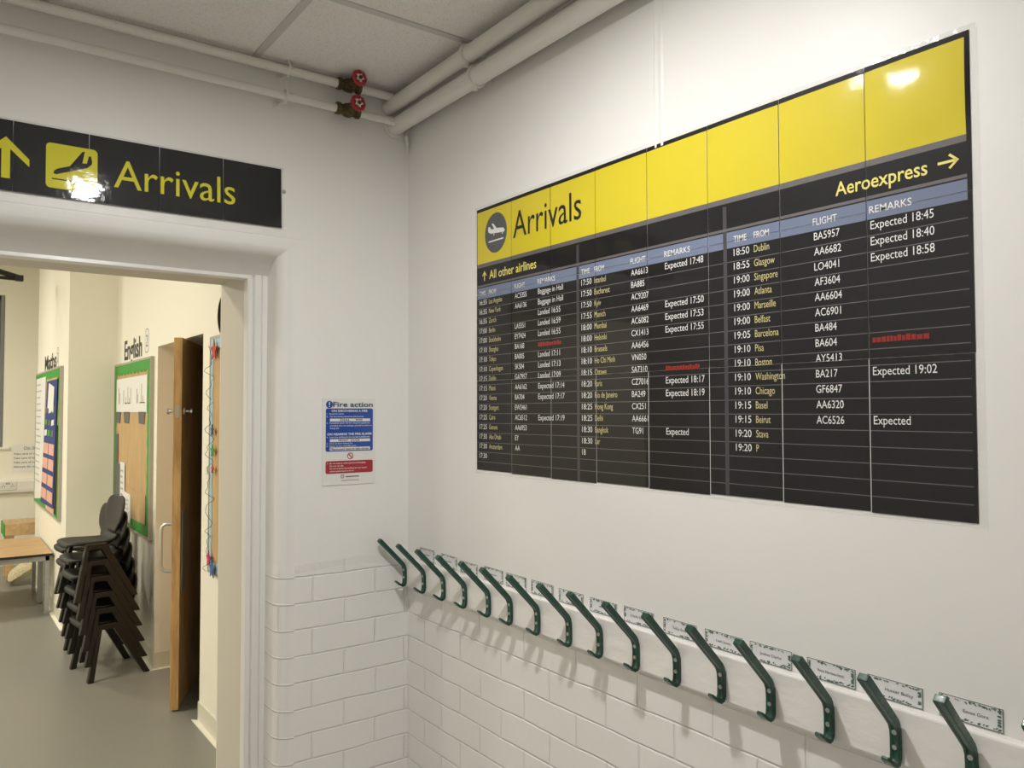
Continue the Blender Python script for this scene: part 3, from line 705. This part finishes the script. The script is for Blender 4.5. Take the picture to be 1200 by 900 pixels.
for z in (1.0345, 1.0085):
    s_ = build('screw', MB().lathe([(.0046, 0), (.0044, .0022), (.0024, .0022), (.0018, .0008)], (x0, -.0335, z), (0, -1, 0), 14), M_steel, proto, smooth=30)
    s_['label'] = 'bright screw head'
NAMES = [''] * 8 + ['Charlie Nelson', 'Teddy Green', 'Leah Jones', 'Joshua Clarke', 'Remz Harrison-Smith', 'Hunter Bailey', 'Eevee Gore', '']
for k in range(1, 17):
    h = copy_tree(proto); h.location.x = meas[k]
    if k == 16: h['label'] = 'green metal coat hook cut by the right edge of the photo, last of the row'
    elif k == 15: h['label'] = 'green coat hook with its foot cut by the bottom edge, last but one in row'
    else: h['label'] = 'green metal coat hook, %s from the corner along the white rail' % ORD[k]

TL = [.092, .2375, .360, .499, .616, .741, .866, .995, 1.122, 1.255, 1.381, 1.502, 1.639, 1.765, 1.895, 2.027]
CT = [1.1205, 1.119, 1.113, 1.1165, 1.115, 1.1145, 1.1125, 1.1115, 1.114, 1.113, 1.113, 1.1135, 1.113, 1.113, 1.1155, 1.114]
rng = random.Random(3)
for k in range(16):
    a = TL[k]; b = a+.1015; zt = CT[k]; zb_ = 1.0765
    if k == 15: lab = 'leaf bordered name card cut off by the right edge of the photo'
    elif k == 14: lab = 'largest looking leaf bordered name card, nearest the right edge and shown whole'
    else: lab = 'white leaf bordered name card above the rail, %s from the corner' % ('first', 'second', 'third', 'fourth', 'fifth', 'sixth', 'seventh', 'eighth', 'ninth', 'tenth', 'eleventh', 'twelfth', 'thirteenth', 'fourteenth')[k]
    t = thing('name_card', lab, 'name card', ((a+b)/2, 0, zb_), 'name cards above the coat hooks')
    build('card', MB().box(a, b, -.0016, -.0003, zb_, zt), M_card, t)
    mb = MB(); e = .0011
    for r in (rect(a, b, zt-e, zt), rect(a, b, zb_, zb_+e), rect(a, a+e, zb_, zt), rect(b-e, b, zb_, zt)): flat(mb, r, FR, .0019, 1)
    def leaf(u, v, ang, L):
        c, s = cos(ang), sin(ang); pts = [(0, 0), (L*.35, L*.24), (L*.75, L*.16), (L, 0), (L*.75, -L*.16), (L*.35, -L*.24)]
        flat(mb, [(u + x*c - y*s, v + x*s + y*c) for x, y in pts], FR, .0021 + rng.random()*.0002, 0)
    for _ in range(20):
        L = .0040 + .0028*rng.random()
        u = a + .004 + (b-a-.014)*rng.random(); leaf(u, zt-.0035, rng.uniform(-.9, .5), L); 
        u = a + .004 + (b-a-.014)*rng.random(); leaf(u, zb_+.0035, rng.uniform(-.4, .9), L)
    for _ in range(11):
        v = zb_ + .005 + (zt-zb_-.010)*rng.random(); leaf(a+.002, v, rng.uniform(-.8, .8), .006); leaf(b-.002, v, pi+rng.uniform(-.8, .8), .0075)
    build('leaf_border', mb, [M_leaf, M_cardedge], t)
    mb = MB(); s = NAMES[k]; wd = min(.056, .0040*len(s))
    if s:
        text(mb, s, FR, a+.051+(.008 if k in (13, 14) else 0), (zb_+zt)/2-.0035,   .0058, width=wd, w=.0019, align='c')
    else:                                                # too small to read in the photo: a faint row of strokes
        u = a + .034
        while u < a + .066:
            L = rng.uniform(.0015, .0035); flat(mb, rect(u, u+L, (zb_+zt)/2-.0014, (zb_+zt)/2+.0012), FR, .0019); u += L + .0008
    build('name_lettering', mb, M_inkk, t)

# ================================================================== OAK DOOR OF THE STORE
P0 = Vector((-1.975, -.352, 0)); dd = Vector((-.905, .425, 0)).normalized(); nn = Vector((-dd.y, -dd.x*-1, 0))
nn = Vector((.425, .905, 0)).normalized()
DW_, DTH, DH = .80, .044, 2.005
def FDoor(u, v, w): return P0 + dd*u + nn*w + Vector((0, 0, v))
mb = MB(); mb.prism(rect(0, DW_, .010, DH), lambda u, v, w: FDoor(u, v, w), 0, DTH)
door = struct('door_1', mb, M_oak, origin=tuple(P0 + dd*DW_), bevel=.002)
door['label'] = 'oak door standing ajar at the dark store beyond the doorway'
mb = MB()
pts = [(.075, .735, 0), (.075, .735, -.045), (.075, .745, -.062), (.075, .765, -.07), (.075, .96, -.07), (.075, .98, -.062), (.075, .99, -.045), (.075, .99, 0)]
mb.tube([FDoor(*p) for p in pts], .0095, 12); build('pull_handle', mb, M_steel, parent=door, smooth=50)['label'] = 'steel D-shaped pull handle'
mb = MB(); mb.prism(rrect(.045, .115, .62, 1.06, .008), FDoor, DTH, DTH+.002); build('push_plate', mb, M_silver, parent=door)['label'] = 'steel plate'
for s, w0 in ((-1, 0), (1, DTH)):
    mb = MB(); mb.lathe([(.022, 0), (.021, .006), (.009, .009), (.008, .026), (.016, .032), (.018, .044), (.010, .05)], FDoor(.065, 1.605, w0), nn*s, 20)
    build('lock_knob', mb, M_steel, parent=door, smooth=40)
mb = MB(); mb.prism(rrect(.010, .034, 1.570, 1.640, .010), lambda u, v, w: P0 + nn*u + Vector((0, 0, v)) - dd*w, 0, .001); build('latch_plate', mb, M_alu, parent=door)
mb = MB(); mb.prism(rect(.55, .72, 1.86, 1.93), FDoor, DTH, DTH+.05); build('door_closer', mb, M_dark, parent=door, bevel=.004)
fr = MB(); fr.box(DF, DF+.03, -.03, .0, 0, DT); fr.box(DN-.03, DN, -.03, 0, 0, DT); fr.box(DF, DN, -.03, 0, DT-.008, DT)
struct('trim_5', fr, M_reveal)

# ================================================================== CHAIRS
def tapered_bar(mb, p, q, hx0, hy0, hx1, hy1):
    vs = []
    for (x, y, z), hx, hy in ((p, hx0, hy0), (q, hx1, hy1)):
        vs += [(x-hx, y-hy, z), (x+hx, y-hy, z), (x+hx, y+hy, z), (x-hx, y+hy, z)]
    mb.add(vs, [(0, 1, 2, 3), (4, 5, 6, 7)] + [(k, (k+1) % 4, 4+(k+1) % 4, 4+k) for k in range(4)])
def shell(profile, nu=9):
    """profile rows: (y, z, halfwidth, dish)"""
    vs = []; fs = []
    for (y, z, hw, dish) in profile:
        for k in range(nu):
            s = -1 + 2*k/(nu-1); vs.append((s*hw, y - dish*s*s*.5, z + (dish*s*s if abs(dish) < .02 else 0)))
    for i in range(len(profile)-1):
        for k in range(nu-1): fs.append((i*nu+k, i*nu+k+1, (i+1)*nu+k+1, (i+1)*nu+k))
    return MB().add(vs, fs)
def make_chair(label, loc, group):
    t = thing('stacking_chair', label, 'chair', loc, group)
    WLs = WL[t.name]; WL[t.name] = Vector((0, 0, 0))
    seat = [(-.176, .296, .07, 0), (-.192, .308, .095, 0), (-.196, .328, .118, .001), (-.180, .342, .142, .003), (-.13, .342, .160, .005), (-.06, .338, .160, .006), (.01, .335, .150, .006), (.055, .338, .125, .005), (.082, .350, .100, .003), (.097, .372, .088, .002)]
    build('seat', shell(seat), M_black, t, local=True, smooth=180, solid=.022, subsurf=1)
    back = [(.097, .372, .088, .002), (.106, .395, .086, .003), (.110, .408, .105, .006), (.113, .424, .142, .012), (.118, .455, .162, .016), (.124, .495, .168, .018), (.130, .535, .163, .016), (.135, .565, .140, .012), (.138, .584, .105, .008), (.139, .594, .06, .004)]
    build('backrest', shell(back), M_black, t, local=True, smooth=180, solid=.018, subsurf=1)
    for s in (-1, 1):
        x = .160*s
        mb = MB(); tapered_bar(mb, (x+.02*s, -.149, 0), (x, -.093, .320), .018, .0175, .022, .0105); build('leg', mb, M_leg, t, local=True, bevel=.004)
        mb = MB(); tapered_bar(mb, (x+.02*s, .170, 0), (x, -.008, .320), .018, .0185, .022, .024); build('leg', mb, M_leg, t, local=True, bevel=.004)
        mb = MB(); mb.box(x-.0225, x+.0225, -.1035, .016, .297, .332); build('side_rail', mb, M_leg, t, local=True, bevel=.007)
    mb = MB(); mb.box(-.14, .14, -.085, -.055, .296, .318); mb.box(-.14, .14, -.03, .0, .296, .318); build('seat_support', mb, M_leg, t, local=True, bevel=.004)
    WL[t.name] = WLs
    return t
NUM = ['bottom', 'second from the floor', 'third from the floor', 'fourth from the floor', 'fifth from the floor', 'topmost']
PHI = radians(7)
def at_level(x, y, k, c):
    c.location = (x + .0155*k*sin(PHI), y - .0155*k*cos(PHI), .0965*k); c.rotation_euler = (0, 0, PHI)
base = make_chair('black plastic stacking chair standing on the floor, bottom one of the near stack', (-2.945, -.492, 0), 'near stack of black chairs')
at_level(-2.945, -.492, 0, base)
for k in range(1, 6):
    c = copy_tree(base); at_level(-2.945, -.492, k, c)
    c['label'] = 'black plastic stacking chair in the near stack, %s' % (NUM[k] if k < 5 else 'topmost with its whole seat showing')
for k in range(5):
    c = copy_tree(base); at_level(-3.42, -.470, k, c); c['group'] = 'farther stack of black chairs'
    c['label'] = 'black plastic chair in the farther stack, %s' % (('bottom',) + tuple(NUM[1:4]) + ('topmost, its back edge just showing',))[k]

# ================================================================== TABLES, BENCH, CUSHION
def table(x0, x1, y0, y1, h, label):
    t = thing('classroom_table', label, 'table', ((x0+x1)/2, (y0+y1)/2, 0), 'low tables pushed together')
    build('tabletop', MB().box(x0, x1, y0, y1, h-.022, h), [M_table], t, bevel=.002)
    e = .0012
    build('edge_banding', MB().box(x0-e, x1+e, y0-e, y1+e, h-.0215, h-.003), M_dark, t)['label'] = 'dark edge strip'
    fr = MB(); i = .02; s = .03
    fr.box(x0+i, x1-i, y1-i-s, y1-i, h-.062, h-.022); fr.box(x0+i, x1-i, y0+i, y0+i+s, h-.062, h-.022)
    fr.box(x0+i, x0+i+s, y0+i, y1-i, h-.062, h-.022); fr.box(x1-i-s, x1-i, y0+i, y1-i, h-.062, h-.022)
    build('apron', fr, M_silver, t, bevel=.002)
    for X in (x0+i, x1-i-s):
        for Y in (y0+i, y1-i-s): build('leg', MB().box(X, X+s, Y, Y+s, 0, h-.03), M_silver, t, bevel=.003)
table(-5.275, -4.755, -1.72, -.597, .48, 'low wood-topped grey-legged table nearer the chairs, in front of the other table')
table(-5.80, -5.28, -1.72, -.597, .48, 'low wood-topped grey-legged table behind the nearer one, toward the far wall')
t = thing('low_bench', 'low pale wood bench with a green painted end by the far wall', 'bench', (-6.6, -.45, 0))
build('bench_top', MB().box(-6.75, -6.36, -.815, -.08, .43, .545), M_bench, t, bevel=.003)
build('end_panel', MB().box(-6.745, -6.365, -.826, -.813, .425, .54), M_gborder, t, bevel=.002)['label'] = 'green end panel'
for Y in (-.80, -.16): build('leg', MB().box(-6.44, -6.38, Y, Y+.06, 0, .43), M_bench, t, bevel=.003); build('leg', MB().box(-6.73, -6.67, Y, Y+.06, 0, .43), M_bench, t, bevel=.003)
cu = MB(); n = 14
for top in (1, -1):
    vs = []
    for i in range(n+1):
        for j in range(n+1):
            u, v = -1+2*i/n, -1+2*j/n; h = .055*(max(0, 1-u**4)*max(0, 1-v**4))**.6
            k = 1 - .08*(u*u*v*v)
            # lies tilted: rises towards +Y
            px, py, pz = u*.19*k, v*.20*k, top*h
            a = radians(33); vs.append((-6.22+px*.8, -.63 + py*cos(a) - pz*sin(a), .150 + py*sin(a) + pz*cos(a)))
    cu.add(vs, [(i*(n+1)+j, i*(n+1)+j+1, (i+1)*(n+1)+j+1, (i+1)*(n+1)+j) for i in range(n) for j in range(n)])
o = build('cushion', cu, M_cushion, smooth=180, origin=(-6.22, -.63, .02)); tag(o, 'cream patterned cushion leaning on the floor behind the table legs', 'cushion')

# ================================================================== CLASSROOM NOTICE BOARDS
def noticeboard(name, label, fn, u0, u1, v0, v1, border_mat, depth=.02, bw=.08, scallop=True):
    p = fn((u0+u1)/2, v0, 0)
    t = thing(name, label, 'notice board', p)
    mb = MB(); mb.prism(rect(u0, u1, v0, v1), fn, 0, depth); build('backing_board', mb, M_kraft, t)
    fr = MB(); s = .014
    for r in (rect(u0-s, u0, v0-s, v1+s), rect(u1, u1+s, v0-s, v1+s), rect(u0, u1, v0-s, v0), rect(u0, u1, v1, v1+s)): fr.prism(r, fn, 0, depth+.004)
    build('frame', fr, M_alu, t)
    bo = MB(); W = depth+.0015
    def wave(n, L): return [bw*(.74 + .26*abs(sin(pi*k*L/n/.11))) for k in range(n+1)]
    n = 60
    for side in range(4):
        L = (v1-v0) if side < 2 else (u1-u0); ws = wave(n, L); vs = []
        for k in range(n+1):
            s_ = k/n
            if side == 0: a, b = (u0, v0+s_*L), (u0+ws[k], v0+s_*L)
            if side == 1: a, b = (u1, v0+s_*L), (u1-ws[k], v0+s_*L)
            if side == 2: a, b = (u0+s_*L, v0), (u0+s_*L, v0+ws[k])
            if side == 3: a, b = (u0+s_*L, v1), (u0+s_*L, v1-ws[k])
            w_ = W + .0004*side
            vs += [fn(*a, w_), fn(*b, w_)]
        bo.add(vs, [(2*k, 2*k+1, 2*k+3, 2*k+2) for k in range(n)])
    build('border', bo, border_mat, t, solid=0)
    return t
FE = FY(Y2)
eb = noticeboard('english_board', 'brown paper notice board with green scalloped border under the word English', FE, -4.10, -2.90, .80, 1.945, M_gborder)
def sheet(name, fn, poly, w, m, label, cat, extra=None, group=None):
    mb = MB(); mb.prism(poly, fn, w-.001, w+.0004); p = fn(sum(a for a, b in poly)/len(poly), min(b for a, b in poly), w)
    t = thing(name, label, cat, p, group); build('sheet', mb, m, t)
    if extra:
        em = MB(); extra(em); build('print', em, [M_grey, M_faint, M_inkr, M_navy], t)
    return t
WE = .0235
def scribble(fn, u0, u1, v0, v1, w, rows, seed=1, mi=0, frac=.9, h=.35):
    rg = random.Random(seed)
    def go(mb):
        for i in range(rows):
            v = v1 - (v1-v0)*(i+.5)/rows; d = (v1-v0)/rows*h/2; u = u0
            end = u0 + (u1-u0)*(frac*rg.uniform(.7, 1))
            while u < end:
                L = (u1-u0)*rg.uniform(.05, .16); flat(mb, rect(u, min(u+L, end), v-d, v+d), fn, w, mi); u += L + (u1-u0)*.025
    return go
sheet('paper_banner', FE, [(-4.02, 1.60), (-2.985, 1.60), (-2.985, 1.845), (-4.02, 1.845)], WE, M_paper, 'white paper banner with pencil sketches across the top of the English board', 'paper',
      lambda mb: [flat(mb, rect(u, u+.012, 1.66, 1.66+h), FE, WE+.001, 0) for u, h in ((-3.93, .12), (-3.9, .08), (-3.75, .1), (-3.68, .05), (-3.6, .12), (-3.55, .04), (-3.5, .11), (-3.3, .1), (-3.27, .06), (-3.15, .13), (-3.1, .05))] + [flat(mb, rect(u, u+.08, 1.66, 1.668), FE, WE+.001, 0) for u in (-3.7, -3.6, -3.2, -3.12)])
for i, u in enumerate((-4.06, -3.74, -3.24)):
    sheet('grey_label', FE, [(u+.02, 1.525), (u+.18, 1.52), (u+.21, 1.603), (u, 1.603)], WE, M_grey, 'dark grey card below the paper banner on the English board, %s' % ('at the left edge', 'in the middle', 'at the right')[i], 'card', None, 'grey cards on the English board')
sheet('grey_label', FE, rect(-4.03, -3.93, 1.22, 1.44), WE, M_grey, 'tall dark grey card on the left edge of the English board', 'card', lambda mb: flat(mb, rect(-4.0, -3.95, 1.25, 1.3), FE, WE+.001, 2))
sheet('dark_booklet', FE, rect(-4.05, -3.83, .86, 1.22), WE, M_grey, 'dark booklet pinned low on the English board behind the chair back', 'booklet', None)
sheet('white_booklet', FE, rect(-3.82, -3.66, .86, 1.24), WE+.003, M_paper, 'tall white booklet pinned low on the English board', 'booklet', scribble(FE, -3.8, -3.68, .9, 1.2, WE+.0044, 7, 5, 1))
sheet('white_sheet', FE, [(-3.66, .85), (-3.42, .83), (-3.44, 1.03), (-3.66, 1.04)], WE+.005, M_paper, 'small white sheet beside the chair back on the English board', 'paper', scribble(FE, -3.63, -3.47, .88, 1.0, WE+.0064, 4, 6, 1))
mb = MB(); mb.prism([(-3.63, .872), (-2.975, .872), (-2.98, 1.06), (-3.1, 1.07), (-3.3, 1.065), (-3.5, 1.08), (-3.63, 1.09)], FE, WE+.001, WE+.002)
o = build('kraft_strip', mb, M_kraft, origin=(-3.3, Y2-WE, .87)); tag(o, 'creased brown paper strip along the bottom of the English board', 'paper')

FM = FY(YM)
mbd = noticeboard('maths_board', 'green bordered notice board on the pier under the word Maths', FM, -6.13, -4.43, .78, 1.945, M_gborder, bw=.09)
sheet('long_white_poster', FM, [(-6.09, .80), (-5.50, .85), (-5.36, 1.91), (-6.09, 1.91)], WE, M_paper, 'long white poster hanging down the left half of the Maths board', 'poster', scribble(FM, -6.05, -5.5, .95, 1.88, WE+.0012, 16, 8, 1, .75, .22))
t = thing('pocket_chart', 'blue fabric pocket chart of cards and banknote pictures on the Maths board', 'chart', FM(-5.0, .83, WE))
mb = MB(); mb.prism([(-5.52, .82), (-4.66, .84), (-4.52, 1.86), (-5.18, 1.86)], FM, WE+.003, WE+.008); build('cloth', mb, M_bluecloth, t)
def lrow(v): 
    k = (v-.82)/1.04; return (-5.52 + .34*k + .04, -4.66 + .14*k - .05)
for i, v in enumerate((.87, 1.0, 1.13, 1.255)):
    a, b = lrow(v)
    for j in range(2):
        m_ = (a+b)/2; u0, u1 = (a, m_-.02) if j == 0 else (m_+.02, b)
        mb = MB(); mb.prism([(u0, v), (u1, v), (u1+.015, v+.09), (u0+.015, v+.09)], FM, WE+.009, WE+.011); build('pink_card', mb, M_pink, t)
for i, (v, h) in enumerate(((1.40, .05), (1.49, .045), (1.59, .05))):
    a, b = lrow(v)
    for j in range(3):
        u0 = a + (b-a)*j/3; mb = MB(); mb.prism([(u0, v), (u0+.16, v+.01), (u0+.17, v+h+.01), (u0+.01, v+h)], FM, WE+.009, WE+.011); build('white_card', mb, (M_paper, M_gborder, M_grey)[(i+j) % 3], t)
mb = MB(); mb.prism([(-5.05, 1.64), (-4.68, 1.60), (-4.64, 1.80), (-4.98, 1.84)], FM, WE+.012, WE+.016); build('white_sheet', mb, M_paper, t)
mb = MB(); mb.prism([(-5.18, 1.86), (-4.52, 1.86), (-4.52, 1.875), (-5.18, 1.875)], FM, WE+.002, WE+.010); build('hanging_rod', mb, M_bench, t)
o = build('black_strip', MB().prism([(-4.66, .80), (-4.55, .80), (-4.50, 1.5), (-4.55, 1.5)], FM, WE, WE+.003), M_dark, origin=FM(-4.6, .8, WE)); tag(o, 'black paper strip beside the pocket chart on the Maths board', 'paper')
o = build('kraft_sheet', MB().prism([(-5.2, .79), (-4.62, .79), (-4.64, .87), (-5.2, .87)], FM, WE, WE+.0025), M_pink, origin=FM(-4.9, .79, WE)); tag(o, 'strip of pink and white pictures at the foot of the Maths board', 'paper')
o = build('light_switch', MB().box(MX-.012, MX, -.56, -.48, 1.62, 1.74), M_grey, bevel=.003, origin=(MX, -.52, 1.62)) if False else None

def wall_word(s, fn, u, v, cap, wd, label, bold=.02):
    mb = MB(); text(mb, s, fn, u, v, cap, width=wd, w=.002, bold=bold)
    p = fn(u+wd/2, v, 0); o = build('wall_lettering', mb, M_inkk, origin=p, solid=.001); tag(o, label, 'lettering')
wall_word('English', FE, -3.865, 1.985, .135, .60, 'black hand-cut word English on the wall above its board')
wall_word('Maths', FM, -5.66, 1.975, .12, .80, 'black hand-cut word Maths on the wall above its board')
def ncard(fn, u, v, label):
    p = fn(u, v, 0); t = thing('number_card', label, 'card', p, 'number cards beside the wall words')
    mb = MB(); mb.prism(rrect(u-.055, u+.055, v, v+.16, .035), fn, .0003, .0016); build('card', mb, M_paper, t)
    mb = MB(); a = rrect(u-.055, u+.055, v, v+.16, .035); b = rrect(u-.050, u+.050, v+.005, v+.155, .032); n_ = len(a)
    mb.add([fn(*q, .002) for q in a+b], [(i, (i+1) % n_, n_+(i+1) % n_, n_+i) for i in range(n_)])
    text(mb, '2', fn, u, v+.04, .08, w=.002, align='c'); build('print', mb, M_grey, t)
ncard(FE, -3.115, 1.995, 'white rounded card outlined in grey right of the word English')
ncard(FM, -4.78, 1.965, 'white rounded card outlined in grey right of the word Maths')

# right-hand board with blue border, stars and wire
rb = noticeboard('display_board', 'brown display board with pale blue border beside the doorway jamb', FE, -1.56, -.62, .815, 1.965, M_pale_blue, depth=.016, bw=.05)
t = thing('star_garland', 'wire garland of coloured stars draped down the blue border of the display board', 'garland', FE(-1.5, .85, .03))
wire = []
for k in range(90):
    z = 1.93 - 1.12*k/89; wire.append(FE(-1.515 + .028*sin(k*.55) + .014*sin(k*1.7), z, .034 + .012*sin(k*.8) + .008*cos(k*1.3)))
build('wire', MB().tube(wire, .0013, 5), M_grey, t, smooth=90)
def star(u, v, r, m, w=.030):
    mb = MB(); mb.prism([(u + (r if k % 2 == 0 else r*.45)*cos(pi/2+pi*k/5), v + (r if k % 2 == 0 else r*.45)*sin(pi/2+pi*k/5)) for k in range(10)], FE, w, w+.004); build('star', mb, m, t)
M_star_r = mat('star_red', (.5, .02, .02), .4, vary=.05); M_star_p = mat('star_pink', (.5, .05, .16), .4, vary=.05)
star(-1.455, 1.905, .055, M_star_r); star(-1.47, 1.51, .03, M_navy); star(-1.465, 1.41, .034, M_gborder); star(-1.46, 1.32, .026, M_star_r); star(-1.51, .875, .042, M_star_p); star(-1.45, .835, .05, M_bluecap)
t = thing('light_switch', 'white wall switch between the store doorway and the display board', 'switch', FE(-1.62, 1.27, 0))
mb = MB(); mb.prism(rrect(-1.665, -1.58, 1.262, 1.347, .006), FE, 0, .011); build('plate', mb, M_paint, t, bevel=.002)
mb = MB(); mb.prism(rrect(-1.635, -1.61, 1.285, 1.325, .003), FE, .010, .016); build('rocker', mb, M_pvc, t, bevel=.002)
t = thing('wall_clock', 'black rimmed wall clock just showing past the door jamb, above the display board', 'clock', FE(-1.285, 2.065, 0))
build('rim', MB().lathe([(.095, 0), (.105, .01), (.102, .036), (.090, .038), (.088, .02)], FE(-1.285, 2.065, 0), (0, -1, 0), 40), M_dark, t, smooth=40)
build('face', MB().lathe([(.088, 0), (.088, .022)], FE(-1.285, 2.065, 0), (0, -1, 0), 40), M_paper, t)

# rules sign, sockets on the far wall
FF = FX(CX0)
t = thing('rules_sign', 'white school rules sheet on the far wall above the trunking', 'sign', FF(-.55, .97, 0))
mb = MB(); mb.prism(rect(-.705, -.36, .965, 1.265), FF, .0005, .002); build('sheet', mb, M_paper, t)
mb = MB(); text(mb, 'Our School', FF, -.60, 1.215, .024, width=.18, w=.0026)
for i, s in enumerate(('Take care of ourselves', 'Take care of each other', 'Take care of our school', 'Always do our best')): text(mb, s, FF, -.69, 1.155-.045*i, .018, width=.30, w=.0026, mi=0 if i != 1 else 1, bold=.01)
flat(mb, rect(-.60, -.42, 1.208, 1.211), FF, .0026)
build('lettering', mb, [M_inkk, mat('maroon_text', (.2, .05, .03), .5, vary=.05)], t)
t = thing('wall_socket', 'white double socket in the trunking on the far wall', 'socket', FF(-.74, .80, .055))
mb = MB(); mb.prism(rrect(-.815, -.665, .795, .88, .006), FF, .055, .063); build('plate', mb, M_pvc, t, bevel=.002)
mb = MB()
for u in (-.78, -.70):
    for du_, dv in ((0, .02), (-.011, 0), (.011, 0)): flat(mb, rect(u+du_-.003, u+du_+.003, .822+dv, .834+dv), FF, .0655)
flat(mb, rect(-.755, -.745, .852, .87), FF, .0655); flat(mb, rect(-.735, -.725, .852, .87), FF, .0655)
build('pin_holes', mb, M_grey, t)

# projector arm at the upper left beyond the doorway
AX = -5.0
t = thing('projector_arm', 'black angled projector arm high up at the left beyond the doorway', 'bracket', (AX, -1.6, CZ))
e0 = Vector((AX, -.835, 2.695))
mb = MB(); mb.tube([e0, (AX, -1.6, 2.90)], .022, 8); build('upper_bar', mb, M_black, t, smooth=40)
mb = MB(); mb.tube([e0 + Vector((0, 0, -.012)), (AX, -1.6, 2.70)], .014, 8); build('lower_bar', mb, M_black, t, smooth=40)
build('end_bracket', MB().box(AX-.03, AX+.03, -.87, -.815, 2.668, 2.715), M_black, t, bevel=.004)
build('ceiling_pole', MB().tube([(AX, -1.6, 2.66), (AX, -1.6, CZ)], .03, 12), M_black, t, smooth=40)
